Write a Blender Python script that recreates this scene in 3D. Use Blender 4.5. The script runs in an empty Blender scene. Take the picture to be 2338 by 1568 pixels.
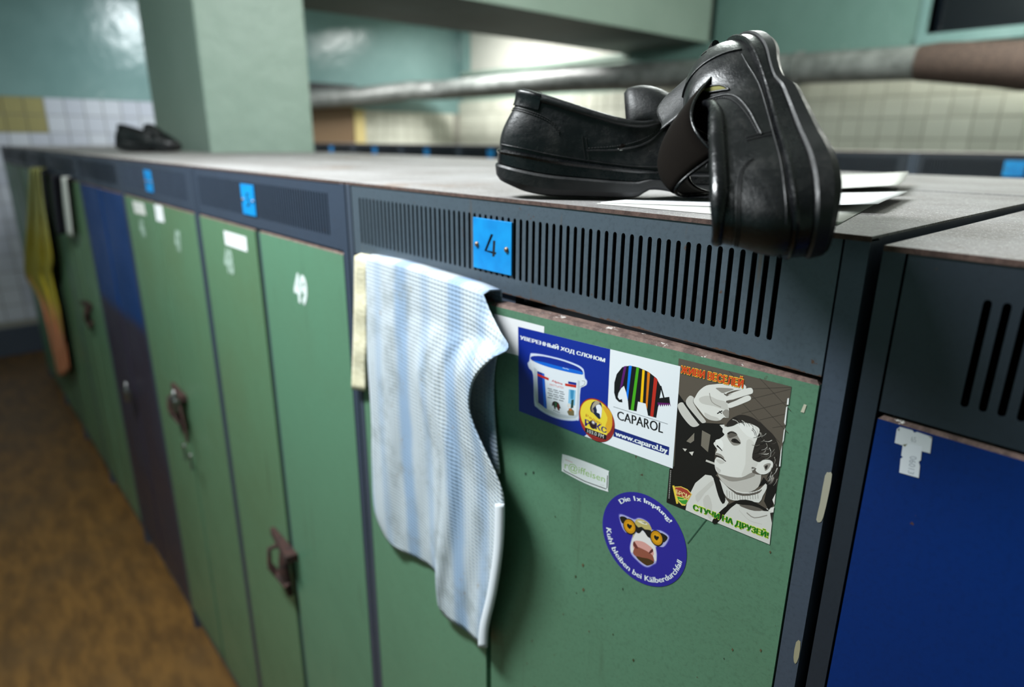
import bpy, bmesh, math, random
from mathutils import Vector, Matrix
from mathutils.geometry import tessellate_polygon
random.seed(7)
SC = bpy.context.scene
COL = SC.collection
T = 1.86            # height of the locker tops above the floor
W = 0.78            # width of one two-door locker

# ------------------------------------------------------------------ camera
F_PX = 1482.1
YAW, PITCH, ROLL = math.radians(-48.4105), math.radians(-17.3096), math.radians(0.4581)
CAM = Vector((0.17389, -0.49419, T + 0.06226))
FWD = Vector((math.sin(YAW)*math.cos(PITCH), math.cos(YAW)*math.cos(PITCH), math.sin(PITCH)))
_r = Vector((math.cos(YAW), -math.sin(YAW), 0)); _u = _r.cross(FWD)
RGT = _r*math.cos(ROLL) + _u*math.sin(ROLL)
UPV = -_r*math.sin(ROLL) + _u*math.cos(ROLL)
cd = bpy.data.cameras.new('camera'); cam = bpy.data.objects.new('camera', cd); COL.objects.link(cam)
cam.matrix_world = Matrix(((RGT.x, UPV.x, -FWD.x, CAM.x), (RGT.y, UPV.y, -FWD.y, CAM.y),
                           (RGT.z, UPV.z, -FWD.z, CAM.z), (0, 0, 0, 1)))
cd.sensor_width = 36; cd.lens = 36*F_PX/2338; cd.clip_start = 0.01; cd.clip_end = 60
cd.dof.use_dof = True; cd.dof.focus_distance = 0.58; cd.dof.aperture_fstop = 3.0
SC.camera = cam

# ------------------------------------------------------------------ world, lights, exposure
wd = bpy.data.worlds.new('world'); SC.world = wd; wd.use_nodes = True
wd.node_tree.nodes['Background'].inputs[0].default_value = (0.02, 0.025, 0.03, 1)
wd.node_tree.nodes['Background'].inputs[1].default_value = 1
SC.view_settings.view_transform = 'Standard'; SC.view_settings.look = 'None'
SC.view_settings.exposure = 0.0; SC.view_settings.gamma = 1.0
SC.view_settings.use_curve_mapping = False

def area(name, loc, target, sx, sy, power, col=(1, 1, 1)):
    l = bpy.data.lights.new(name, 'AREA'); l.shape = 'RECTANGLE'; l.size = sx; l.size_y = sy
    l.energy = power; l.color = col
    o = bpy.data.objects.new(name, l); COL.objects.link(o); o.location = loc
    o.rotation_euler = (Vector(target) - Vector(loc)).to_track_quat('-Z', 'Y').to_euler()
    return o
# fluorescent ceiling tubes over the aisles, plus one added fill light
area('ceiling_light_aisle', (-1.12, -0.76, 3.05), (-1.12, -0.33, 0.0), 1.0, 0.25, 90, (0.93, 0.98, 1.0))
def point_lamp(name, loc, power, col, r=0.2):
    l = bpy.data.lights.new(name, 'POINT'); l.energy = power; l.color = col; l.shadow_soft_size = r
    o = bpy.data.objects.new(name, l); COL.objects.link(o); o.location = loc; return o
point_lamp('ceiling_lamp_middle', (-1.2, 1.7, 3.1), 92, (0.96, 1.0, 0.97))
point_lamp('fill_light_aisle_far', (-3.1, -1.7, 3.0), 20, (0.95, 1.0, 1.0))  # added fill to lift the pillar's shaded front and the far doors
point_lamp('ceiling_lamp_rear', (-0.6, 3.7, 3.1), 100, (1.0, 1.0, 0.93))
area('ceiling_light_far_end', (-5.6, 1.6, 3.1), (-6.3, 1.4, 0.0), 0.25, 1.2, 42, (0.9, 0.96, 1.0))
area('ceiling_light_window_bay', (-5.6, 4.1, 3.25), (-5.6, 4.6, 0.0), 1.2, 0.25, 78, (1.0, 1.0, 0.97))

# ------------------------------------------------------------------ unprojection onto known planes
def ray(px): return RGT*((px[0]-1169)/F_PX) + UPV*((784-px[1])/F_PX) + FWD
def onY(px, y=0.0):
    v = ray(px); return CAM + v*((y-CAM.y)/v.y)
def onZ(px, z):
    v = ray(px); return CAM + v*((z-CAM.z)/v.z)
def onX(px, x):
    v = ray(px); return CAM + v*((x-CAM.x)/v.x)
def onPlane(px, p, n):
    v = ray(px); return CAM + v*((p-CAM).dot(n)/v.dot(n))
def at_depth(px, d): return CAM + ray(px)*d

# ------------------------------------------------------------------ materials
def lin(c):
    return tuple(((x/255)/12.92 if x/255 <= 0.04045 else ((x/255+0.055)/1.055)**2.4) for x in c)
class NT:
    def __init__(s, name):
        s.m = bpy.data.materials.new(name); s.m.use_nodes = True
        s.t = s.m.node_tree; s.b = s.t.nodes['Principled BSDF']
    def n(s, typ, **kw):
        nd = s.t.nodes.new(typ)
        for k, v in kw.items():
            if k in nd.inputs.keys(): nd.inputs[k].default_value = v
            else: setattr(nd, k, v)
        return nd
    def l(s, a, b): s.t.links.new(a, b)
    def pos(s, obj=True):
        return s.n('ShaderNodeTexCoord').outputs['Object'] if obj else s.n('ShaderNodeNewGeometry').outputs['Position']
    def noise(s, vec, scale, detail=4, rough=0.6):
        nd = s.n('ShaderNodeTexNoise'); nd.inputs['Scale'].default_value = scale
        nd.inputs['Detail'].default_value = detail; nd.inputs['Roughness'].default_value = rough
        if vec is not None: s.l(vec, nd.inputs['Vector'])
        return nd.outputs['Fac']
    def ramp(s, fac, a, b, ca=0.0, cb=1.0):
        nd = s.n('ShaderNodeMapRange'); nd.interpolation_type = 'SMOOTHSTEP'
        nd.inputs['From Min'].default_value = a; nd.inputs['From Max'].default_value = b
        nd.inputs['To Min'].default_value = ca; nd.inputs['To Max'].default_value = cb
        s.l(fac, nd.inputs['Value']); return nd.outputs['Result']
    def mix(s, fac, a, b):
        nd = s.n('ShaderNodeMix'); nd.data_type = 'RGBA'
        for sock, v in ((nd.inputs[6], a), (nd.inputs[7], b)):
            if isinstance(v, tuple): sock.default_value = (*v[:3], 1)
            else: s.l(v, sock)
        if isinstance(fac, (int, float)): nd.inputs[0].default_value = fac
        else: s.l(fac, nd.inputs[0])
        return nd.outputs[2]
    def math(s, op, a, b=None):
        nd = s.n('ShaderNodeMath'); nd.operation = op
        for i, v in enumerate((a, b)):
            if v is None: continue
            if isinstance(v, (int, float)): nd.inputs[i].default_value = v
            else: s.l(v, nd.inputs[i])
        return nd.outputs[0]
    def sep(s, vec):
        nd = s.n('ShaderNodeSeparateXYZ'); s.l(vec, nd.inputs[0]); return nd.outputs
    def bump(s, h, strength=0.3, dist=0.002):
        nd = s.n('ShaderNodeBump'); nd.inputs['Strength'].default_value = strength
        nd.inputs['Distance'].default_value = dist; s.l(h, nd.inputs['Height'])
        s.l(nd.outputs[0], s.b.inputs['Normal'])
    def col(s, c):
        if isinstance(c, tuple): s.b.inputs['Base Color'].default_value = (*c[:3], 1)
        else: s.l(c, s.b.inputs['Base Color'])
    def rough(s, r):
        if isinstance(r, (int, float)): s.b.inputs['Roughness'].default_value = r
        else: s.l(r, s.b.inputs['Roughness'])

_flat = {}
def flat(c, rough=0.45):
    k = (tuple(c), rough)
    if k not in _flat:
        m = NT('print_%d_%d_%d' % tuple(int(x) for x in c)); m.col(lin(c)); m.rough(rough)
        _flat[k] = m.m
    return _flat[k]

def paint(name, base, dirt, rust=0.5, rough=0.42, scale=1.0, seam=None):
    m = NT(name); p = m.pos(False)
    big = m.noise(p, 3.0*scale, 5, 0.6)
    c = m.mix(m.ramp(big, 0.35, 0.75, 0.0, 0.55), base, dirt)
    fine = m.noise(p, 260, 2, 0.7)
    c = m.mix(m.ramp(fine, 0.45, 0.75, 0.0, 0.22), c, tuple(x*0.35 for x in dirt))
    spots = m.noise(p, 55, 4, 0.7)
    sm = m.ramp(spots, 0.70-0.04*rust, 0.76-0.04*rust)
    c = m.mix(sm, c, (0.075, 0.038, 0.022))
    if seam is not None: c = seam(m, p, c)
    m.col(c); m.rough(m.ramp(big, 0.3, 0.8, rough-0.08, rough+0.16))
    m.bump(m.noise(p, 90, 3, 0.6), 0.12, 0.0015)
    return m.m

def drips(m, p, c):
    st = m.n('ShaderNodeMapping'); st.inputs['Scale'].default_value = (38, 38, 3.2); m.l(p, st.inputs[0])
    s_ = m.noise(st.outputs[0], 1.0, 3, 0.6)
    return m.mix(m.ramp(s_, 0.60, 0.78, 0.0, 0.45), c, (0.05, 0.06, 0.035))
def rust_rim(zs):
    def f(m, p, c):
        z = m.sep(p)[2]
        for z0, h in zs:
            d = m.math('ABSOLUTE', m.math('SUBTRACT', z, z0))
            n = m.noise(p, 45, 5, 0.75)
            k = m.math('SUBTRACT', n, m.math('MULTIPLY', d, 1.0/h))
            c = m.mix(m.ramp(k, 0.28, 0.40), c, (0.085, 0.045, 0.03))
        st = m.n('ShaderNodeMapping'); st.inputs['Scale'].default_value = (70, 70, 9); m.l(p, st.inputs[0])
        s_ = m.noise(st.outputs[0], 1.0, 3, 0.6)
        return m.mix(m.ramp(s_, 0.62, 0.74, 0.0, 0.5), c, (0.10, 0.07, 0.045))
    return f

M = {}
M['grey'] = paint('grey_blue_paint', lin((74, 85, 95)), lin((56, 65, 73)), 1.0, 0.42, 1.0, rust_rim([(T-0.001, 0.012), (T-0.112, 0.012)]))
M['grey_dark'] = paint('dark_blue_grey_paint', lin((56, 66, 82)), lin((42, 49, 62)), 0.6, 0.42)
M['navy_grey'] = paint('navy_grey_paint', lin((34, 40, 50)), lin((26, 31, 39)), 0.5, 0.42)
M['post'] = paint('grey_blue_post', lin((64, 73, 87)), lin((46, 53, 66)), 0.6, 0.45)
M['green'] = paint('green_door_paint', lin((92, 134, 108)), lin((84, 116, 90)), 0.4, 0.38, 0.8, drips)
M['green_worn'] = paint('green_worn_paint', lin((92, 128, 98)), lin((84, 102, 68)), 0.4, 0.40, 0.8, drips)
M['blue'] = paint('blue_door_paint', lin((1, 40, 106)), lin((0, 28, 84)), 0.2, 0.52)
def lower_purple(m, p, c):  # door colour turns purple-grey towards the bottom
    z = m.sep(p)[2]
    return m.mix(m.ramp(m.math('ADD', z, m.math('MULTIPLY', m.noise(p, 5), 0.06)), T-0.60, T-0.52, 1.0, 0.0), c, lin((48, 43, 58)))
M['blue_faded'] = paint('blue_door_purple_low', lin((4, 54, 112)), lin((2, 36, 76)), 0.3, 0.42, 1.0, lower_purple)
M['dark'] = NT('dark_interior').m
M['dark'].node_tree.nodes['Principled BSDF'].inputs['Base Color'].default_value = (0.02, 0.022, 0.025, 1)

def mk_rust(name, a, b):
    m = NT(name); p = m.pos(False); n = m.noise(p, 70, 6, 0.75)
    m.col(m.mix(m.ramp(n, 0.35, 0.65), a, b)); m.rough(0.85); m.bump(n, 0.5, 0.002); return m.m
M['rust'] = mk_rust('rusty_steel', lin((92, 70, 62)), lin((58, 40, 34)))
M['rust_dark'] = mk_rust('dark_rusty_iron', lin((66, 38, 31)), lin((32, 21, 19)))
M['pipe_wrap'] = mk_rust('brown_pipe_wrap', lin((84, 68, 60)), lin((48, 38, 34)))
def mk_edge():
    # bare door flange: rust with chipped pale undercoat
    m = NT('chipped_door_edge'); p = m.pos(False); n = m.noise(p, 90, 5, 0.75)
    c = m.mix(m.ramp(n, 0.35, 0.65), lin((110, 88, 80)), lin((70, 52, 47)))
    m.col(m.mix(m.ramp(m.noise(p, 42, 6, 0.8), 0.62, 0.66), c, lin((205, 200, 195)))); m.rough(0.8); m.bump(n, 0.5, 0.001); return m.m
M['edge'] = mk_edge()

def mk_top():
    m = NT('dusty_locker_top'); p = m.pos(False)
    a = m.noise(p, 5, 6, 0.65); b = m.noise(p, 150, 4, 0.8); c2 = m.noise(p, 420, 2, 0.8)
    c = m.mix(m.ramp(a, 0.35, 0.7), lin((142, 140, 140)), lin((116, 112, 110)))
    c = m.mix(m.ramp(b, 0.5, 0.72, 0, 0.7), c, lin((92, 84, 78)))
    c = m.mix(m.ramp(c2, 0.58, 0.68, 0, 0.8), c, lin((206, 203, 198)))
    c = m.mix(m.ramp(m.noise(p, 130, 5, 0.85), 0.66, 0.70, 0, 0.9), c, lin((224, 222, 218)))
    c = m.mix(m.ramp(m.noise(p, 95, 5, 0.85), 0.67, 0.71, 0, 0.8), c, lin((58, 50, 46)))
    c = m.mix(m.ramp(m.noise(p, 2.2, 5, 0.7), 0.58, 0.72, 0, 0.75), c, lin((112, 86, 66)))
    m.col(c); m.rough(0.8); m.bump(c2, 0.35, 0.002); return m.m
M['top'] = mk_top()

def mk_wall(name, base, var, rough=0.35, bscale=6):
    m = NT(name); p = m.pos(False); n = m.noise(p, 2.2, 5, 0.6)
    c = m.mix(m.ramp(n, 0.3, 0.75, 0, 0.7), base, var)
    chips = m.noise(p, 7, 5, 0.7)
    c = m.mix(m.ramp(chips, 0.70, 0.74, 0, 0.7), c, lin((205, 212, 205)))
    m.col(c); m.rough(rough); m.bump(m.noise(p, bscale, 4, 0.6), 0.35, 0.03); return m.m
M['teal'] = mk_wall('teal_wall_paint', lin((122, 154, 152)), lin((104, 138, 136)), 0.22, 3)
M['palegreen'] = mk_wall('pale_green_wall_paint', lin((148, 168, 156)), lin((136, 157, 144)), 0.45)
M['greenwall'] = mk_wall('green_wall_paint', lin((108, 141, 134)), lin((98, 132, 124)), 0.4)
M['beam_under_shade'] = mk_wall('shaded_beam_underside', lin((80, 94, 93)), lin((68, 77, 74)), 0.6)  # shade under the beam put into a darker colour
M['white'] = mk_wall('whitewash', lin((215, 214, 205)), lin((200, 198, 188)), 0.7)
M['ceil'] = mk_wall('ceiling_whitewash', lin((196, 206, 200)), lin((180, 192, 186)), 0.8)
def mk_tile(name, base, var):
    m = NT(name); oi = m.n('ShaderNodeObjectInfo')
    m.col(m.mix(oi.outputs['Random'], base, var)); m.rough(0.18)
    return m.m
M['tile_white'] = mk_tile('white_wall_tile', lin((204, 208, 216)), lin((190, 194, 206)))
M['tile_cream'] = mk_tile('cream_wall_tile', lin((212, 213, 199)), lin((198, 199, 185)))
M['tile_ochre'] = mk_tile('ochre_wall_tile', lin((160, 152, 104)), lin((152, 144, 98)))
M['grout'] = NT('grout').m
M['grout'].node_tree.nodes['Principled BSDF'].inputs['Base Color'].default_value = (*lin((150, 148, 138)), 1)
def mk_floor():
    m = NT('ochre_linoleum'); p = m.pos(False)
    st = m.n('ShaderNodeMapping'); st.inputs['Scale'].default_value = (5, 16, 5); st.inputs['Rotation'].default_value = (0, 0, 0.35); m.l(p, st.inputs[0])
    w = m.noise(st.outputs[0], 1.0, 5, 0.65); b = m.noise(p, 2.2, 4)
    c = m.mix(m.ramp(w, 0.35, 0.65), lin((118, 84, 40)), lin((88, 62, 30)))
    c = m.mix(m.ramp(b, 0.4, 0.75, 0, 0.6), c, lin((80, 62, 40)))
    m.col(c); m.rough(0.5); m.bump(w, 0.2, 0.002); return m.m
M['floor'] = mk_floor()
def simple(name, c, rough=0.5, metal=0.0):
    m = NT(name); m.col(lin(c)); m.rough(rough); m.b.inputs['Metallic'].default_value = metal; return m.m
M['steel'] = simple('worn_steel', (150, 150, 150), 0.3, 1.0)
M['brass'] = simple('rivet_steel', (130, 112, 98), 0.45, 0.8)
def mk_plate():
    m = NT('blue_number_plate'); p = m.pos(False)
    n = m.noise(p, 60, 5, 0.75)
    c = m.mix(m.ramp(m.noise(p, 18, 3), 0.3, 0.7), lin((16, 146, 214)), lin((10, 120, 192)))
    m.col(m.mix(m.ramp(n, 0.66, 0.72, 0, 0.75), c, lin((74, 92, 60)))); m.rough(0.4); return m.m
M['plate'] = mk_plate()
M['black'] = simple('black_paint', (18, 20, 26), 0.5)
M['paper'] = simple('white_paper', (232, 233, 235), 0.7)
M['paper_dull'] = simple('dull_paper', (206, 206, 200), 0.75)
M['numberpaint'] = simple('white_stencil_paint', (214, 224, 222), 0.6)
M['numberfaded'] = simple('faded_stencil_paint', (156, 178, 164), 0.6)
M['wood'] = simple('brown_plywood', (120, 96, 70), 0.6)
M['wood_light'] = simple('pale_yellow_edge', (206, 188, 128), 0.6)
M['window_dark'] = simple('dark_window_glass', (16, 22, 28), 0.12)
def mk_pipe():
    m = NT('grey_pipe_paint'); p = m.pos(False); n = m.noise(p, 9, 5, 0.7)
    c = m.mix(m.ramp(n, 0.35, 0.7), lin((124, 128, 126)), lin((86, 90, 88)))
    m.col(c); m.rough(0.38); m.bump(n, 0.4, 0.01); return m.m
M['pipe'] = mk_pipe()

def mk_leather(name, base, rough, grain, wr, dust):
    m = NT(name); p = m.pos(True)
    a = m.noise(p, grain, 3, 0.6); 
    st = m.n('ShaderNodeMapping'); st.inputs['Scale'].default_value = (60, 160, 160); st.inputs['Rotation'].default_value = (0.3, 0.2, 0.5); m.l(p, st.inputs[0])
    w = m.noise(st.outputs[0], 1.0, 5, 0.65)
    d = m.noise(p, 28, 6, 0.8)
    c = m.mix(m.ramp(d, 0.48, 0.8, 0, dust), base, lin((96, 92, 84)))
    c = m.mix(m.ramp(m.noise(p, 900, 1), 0.70, 0.78, 0, dust*1.2), c, lin((150, 150, 140)))
    m.col(c)
    m.rough(m.ramp(d, 0.3, 0.75, rough, rough+0.28))
    h = m.math('ADD', m.math('MULTIPLY', a, 0.4), m.math('MULTIPLY', w, wr))
    m.bump(h, 0.28, 0.0018); m.b.inputs['Specular IOR Level'].default_value = 0.5
    return m.m
M['leather'] = mk_leather('black_worn_leather', lin((12, 13, 16)), 0.27, 420, 0.8, 0.14)
M['leather_shiny'] = mk_leather('black_shiny_leather', lin((11, 12, 15)), 0.16, 300, 0.5, 0.06)
M['leather_matt'] = mk_leather('black_matt_leather', lin((15, 16, 18)), 0.42, 420, 0.9, 0.2)
M['rubber'] = mk_leather('black_rubber_sole', lin((12, 13, 16)), 0.38, 520, 0.2, 0.12)
M['lining'] = simple('dark_brown_lining', (17, 13, 10), 0.95)
M['lining'].node_tree.nodes['Principled BSDF'].inputs['Specular IOR Level'].default_value = 0.08
M['blue'].node_tree.nodes['Principled BSDF'].inputs['Specular IOR Level'].default_value = 0.22
M['lining_yellow'] = simple('yellowed_lining', (116, 112, 62), 0.9)
M['thread'] = simple('black_thread', (14, 15, 17), 0.6)

# ------------------------------------------------------------------ object helpers
ORG = {}
def tag(o, label=None, cat=None, group=None, kind=None):
    if label: o['label'] = label
    if cat: o['category'] = cat
    if group: o['group'] = group
    if kind: o['kind'] = kind
    return o
def thing(name, loc, label, cat, group=None):
    o = bpy.data.objects.new(name, None); COL.objects.link(o); o.location = loc
    o.empty_display_size = 0.05; ORG[o.name] = Vector(loc)
    return tag(o, label, cat, group)
class MB:
    """collects polygons with material slots, builds one mesh object"""
    def __init__(s): s.v = []; s.f = []; s.mi = []; s.mats = []; s.sm = []; s.uv = None
    def mat(s, m):
        if m not in s.mats: s.mats.append(m)
        return s.mats.index(m)
    def add(s, vs, fs, m, smooth=False):
        k = len(s.v); s.v += [tuple(v) for v in vs]; i = s.mat(m)
        for f in fs: s.f.append([k+a for a in f]); s.mi.append(i); s.sm.append(smooth)
        return s
    def box(s, a, b, m):
        x0, y0, z0 = (min(a[i], b[i]) for i in range(3)); x1, y1, z1 = (max(a[i], b[i]) for i in range(3))
        vs = [(x0,y0,z0),(x1,y0,z0),(x1,y1,z0),(x0,y1,z0),(x0,y0,z1),(x1,y0,z1),(x1,y1,z1),(x0,y1,z1)]
        return s.add(vs, [(0,3,2,1),(4,5,6,7),(0,1,5,4),(1,2,6,5),(2,3,7,6),(3,0,4,7)], m)
    def tube(s, pts, r, m, n=10, caps=True):
        pts = [Vector(p) for p in pts]; rs = r if isinstance(r, (list, tuple)) else [r]*len(pts)
        vs = []; ref = None
        for i, p in enumerate(pts):
            t = (pts[min(i+1, len(pts)-1)] - pts[max(i-1, 0)]).normalized()
            if ref is None:
                ref = Vector((0, 0, 1)) if abs(t.z) < 0.9 else Vector((1, 0, 0))
            a = (ref - t*ref.dot(t)).normalized(); ref = a; b = t.cross(a)
            for k in range(n):
                w = 2*math.pi*k/n; vs.append(p + a*(rs[i]*math.cos(w)) + b*(rs[i]*math.sin(w)))
        fs = [(i*n+k, i*n+(k+1) % n, (i+1)*n+(k+1) % n, (i+1)*n+k) for i in range(len(pts)-1) for k in range(n)]
        s.add(vs, fs, m, True)
        if caps:
            k = len(pts)-1
            s.add(vs[:n], [tuple(range(n))[::-1]], m); s.add(vs[k*n:], [tuple(range(n))], m)
        return s
    def mesh(s, name, org=Vector((0, 0, 0))):
        me = bpy.data.meshes.new(name)
        me.from_pydata([(v[0]-org[0], v[1]-org[1], v[2]-org[2]) for v in s.v], [], s.f)
        for m in s.mats: me.materials.append(m)
        me.polygons.foreach_set('material_index', s.mi); me.polygons.foreach_set('use_smooth', s.sm)
        me.update(); return me
    def build(s, name, parent=None, org=None, bevel=0, label=None):
        """org: world origin for a top-level mesh; children use their root's origin"""
        if parent is not None: o0 = ORG.get(parent.name, Vector((0, 0, 0)))
        else: o0 = Vector(org) if org is not None else Vector((0, 0, 0))
        me = s.mesh(name, o0)
        if bevel:
            bm = bmesh.new(); bm.from_mesh(me)
            bmesh.ops.remove_doubles(bm, verts=bm.verts, dist=1e-6)
            bmesh.ops.bevel(bm, geom=list(bm.edges), offset=bevel, segments=2, affect='EDGES', profile=0.6)
            bm.to_mesh(me); bm.free()
        o = bpy.data.objects.new(name, me); COL.objects.link(o)
        if parent is not None: o.parent = parent
        else: o.location = o0
        ORG[o.name] = o0
        if label: o['label'] = label
        return o
def structure(o): o['kind'] = 'structure'; return o

# ------------------------------------------------------------------ room shell
X0, X1, Y0, Y1, ZC = -7.15, 2.6, -2.3, 5.03, 3.35
structure(MB().box((X0-0.2, Y0-0.2, -0.1), (X1+0.2, Y1+0.2, 0), M['floor']).build('floor'))
structure(MB().box((X0-0.2, Y0-0.2, ZC), (X1+0.2, Y1+0.2, ZC+0.1), M['ceil']).build('ceiling'))
structure(MB().box((X0, Y0-0.15, 0), (X1, Y0, ZC), M['teal']).build('wall_front'))
structure(MB().box((X1, Y0, 0), (X1+0.15, Y1, ZC), M['palegreen']).build('wall_right'))
TS = 0.15
def tile_mesh(mat):
    g = 0.004; h = TS/2 - g/2; t = 0.008; c = 0.004
    vs = [(-h, 0, -h), (h, 0, -h), (h, 0, h), (-h, 0, h), (-h+c, -t, -h+c), (h-c, -t, -h+c), (h-c, -t, h-c), (-h+c, -t, h-c)]
    me = bpy.data.meshes.new('tile'); me.from_pydata(vs, [], [(4,5,6,7),(0,1,5,4),(1,2,6,5),(2,3,7,6),(3,0,4,7)])
    me.materials.append(mat); return me
TM = {k: tile_mesh(M[k]) for k in ('tile_white', 'tile_cream', 'tile_ochre')}
def tile_at(loc, rz, key, parent):
    o = bpy.data.objects.new('tile', TM[key]); COL.objects.link(o)
    o.parent = parent; o.location = loc; o.rotation_euler = (0, random.uniform(-.004, .004), rz+random.uniform(-.004, .004))
# end wall on the left: teal paint above, white tiles with one ochre block below, cream tiles past the pillar
YR = 5.03
ZT = T + 0.40
wl = MB().box((X0-0.15, Y0, ZT), (X0, YR, ZC), M['teal']).box((X0-0.15, Y0, 0), (X0-0.004, YR, ZT), M['grout']).build('wall_left'); structure(wl)
structure(MB().box((X0-0.01, Y0, 0), (X0+0.03, YR, 0.26), M['post']).build('baseboard_left', bevel=0.004))
for j in range(13):
    for i in range(15):
        y = -0.83 + i*TS; z = ZT - TS/2 - j*TS
        if z < 0.3: continue
        och = (y < 0.45 and j < 2)
        tile_at((X0-0.004, y, z), math.pi/2, 'tile_ochre' if och else 'tile_white', wl)
for j in range(3):
    for i in range(22):
        tile_at((X0-0.004, 1.72 + i*TS, ZT - TS/2 - j*TS), math.pi/2, 'tile_cream', wl)
# rear wall: cream tiles below, green paint above, a bright whitened window left of the second pillar and a dark one on the right
XS, XP = -4.25, -3.37
ZR = T + 0.55
WX0, WX1, WZ0 = -1.66, 1.2, T+0.80
LX0, LX1, LZ0 = -7.06, -4.30, T+0.90
wr = MB()
wr.box((X0, YR, 0), (X1, YR+0.2, ZR), M['grout'])
wr.box((X0, YR, ZR), (LX0, YR+0.2, ZC), M['teal']); wr.box((LX0, YR, ZR), (LX1, YR+0.2, LZ0), M['palegreen'])
wr.box((LX1, YR, ZR), (WX0, YR+0.2, ZC), M['greenwall']); wr.box((WX1, YR, ZR), (X1, YR+0.2, ZC), M['greenwall'])
wr.box((WX0, YR, ZR), (WX1, YR+0.2, WZ0), M['greenwall'])
wr = structure(wr.build('wall_rear'))
for j in range(5):
    for i in range(19): tile_at((X0 + TS/2 + i*TS, YR, ZR - TS/2 - j*TS), 0, 'tile_cream', wr)
    for i in range(24): tile_at((XP + TS/2 + i*TS, YR, ZR - TS/2 - j*TS), 0, 'tile_cream', wr)
sp = structure(MB().box((XS, YR-0.08, 0), (XP, YR, ZR), M['grout']).box((XS, YR-0.085, ZR), (XP, YR, ZC), M['greenwall']).build('wall_rear_pillar'))
for j in range(5):
    for i in range(6): tile_at((XS - 0.01 + TS/2 + i*TS, YR-0.08, ZR - TS/2 - j*TS), 0, 'tile_cream', sp)
w2 = MB().box((WX0, YR+0.12, WZ0), (WX1, YR+0.14, ZC), M['window_dark']).build('window_2'); structure(w2)
fr = MB()
for a, b in (((WX0-0.05, YR-0.05, WZ0-0.07), (WX1, YR+0.14, WZ0)), ((WX0-0.06, YR-0.02, WZ0), (WX0, YR+0.14, ZC)), ((WX1, YR-0.02, WZ0), (WX1+0.06, YR+0.14, ZC)), ((-0.3, YR+0.08, WZ0), (-0.24, YR+0.14, ZC))):
    fr.box(a, b, M['teal'])
fr.build('window_frame', w2)
w1 = MB().box((LX0, YR+0.1, LZ0), (LX1, YR+0.12, ZC), M['white']).build('window_1'); structure(w1)
MB().box((LX0, YR-0.02, LZ0), (LX0+0.05, YR+0.12, ZC), M['teal']).box((LX0, YR-0.04, LZ0-0.04), (LX1, YR+0.12, LZ0), M['palegreen']).build('window_frame', w1)
# pillar and the beam it carries
PX0, PX1, PY0, PY1 = -4.37, -3.40, 0.63, 1.19
structure(MB().box((PX0, PY0, 0), (PX1, PY1, ZC), M['palegreen']).build('wall_pillar', bevel=0.012))
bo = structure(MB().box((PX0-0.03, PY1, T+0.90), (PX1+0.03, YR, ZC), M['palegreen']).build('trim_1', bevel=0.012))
bo.data.materials.append(M['beam_under_shade'])  # bottom face gets the darker colour that stands for its shade
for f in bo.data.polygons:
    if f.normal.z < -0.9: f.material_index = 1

# heating pipe in front of the rear wall
pp = thing('heating_pipe', (-4.0, 4.5, T+0.6), 'thick grey pipe running level along the cream tiled rear wall', 'pipe')
MB().tube([(-6.86, 2.4, T+0.43), (-6.86, 3.4, T+0.53), (-6.86, 4.1, T+0.63), (-6.83, 4.32, T+0.64), (-6.72, 4.45, T+0.645), (-6.48, 4.5, T+0.65), (-4.6, 4.5, T+0.645), (-2.0, 4.5, T+0.58), (-1.42, 4.5, T+0.565)], [0.10, 0.10, 0.105, 0.11, 0.11, 0.11, 0.115, 0.105, 0.105], M['pipe'], 20).build('pipe_body', pp)
MB().tube([(-1.50, 4.5, T+0.565), (-1.40, 4.5, T+0.563), (-1.05, 4.49, T+0.525), (-0.9, 4.48, T+0.505), (0.6, 4.45, T+0.45)], [0.108, 0.118, 0.132, 0.140, 0.15], M['pipe_wrap'], 20).build('pipe_wrap', pp, label='brown wrapped insulation sleeve')
for x in (-3.9, -2.3): 
    MB().tube([(x-0.02, 4.5, T+0.63 if x < -3 else T+0.588), (x+0.02, 4.5, T+0.63 if x < -3 else T+0.588)], 0.119, M['pipe'], 20).box((x-0.02, 4.5, T+0.60), (x+0.02, 4.93, T+0.62), M['pipe']).build('pipe_bracket', pp)
# brown cupboard against the left wall, showing right of the pillar
cb = thing('wooden_cupboard', (X0+0.32, 3.05, 0), 'tall brown wooden cupboard with a dark top standing right of the pillar', 'cupboard')
MB().box((X0+0.05, 2.3, 0.06), (X0+0.10, 3.42, T+0.55), M['wood']).box((X0+0.05, 2.3, 0.02), (X0+0.06, 3.42, 0.06), M['wood']).build('cupboard_body', cb, bevel=0.004)
MB().box((X0+0.05, 2.28, T+0.55), (X0+0.16, 3.44, T+0.66), M['black']).build('cupboard_top', cb, bevel=0.004)
MB().box((X0+0.045, 3.425, 0.02), (X0+0.11, 3.56, T+0.40), M['wood_light']).build('cupboard_side_panel', cb)

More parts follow.
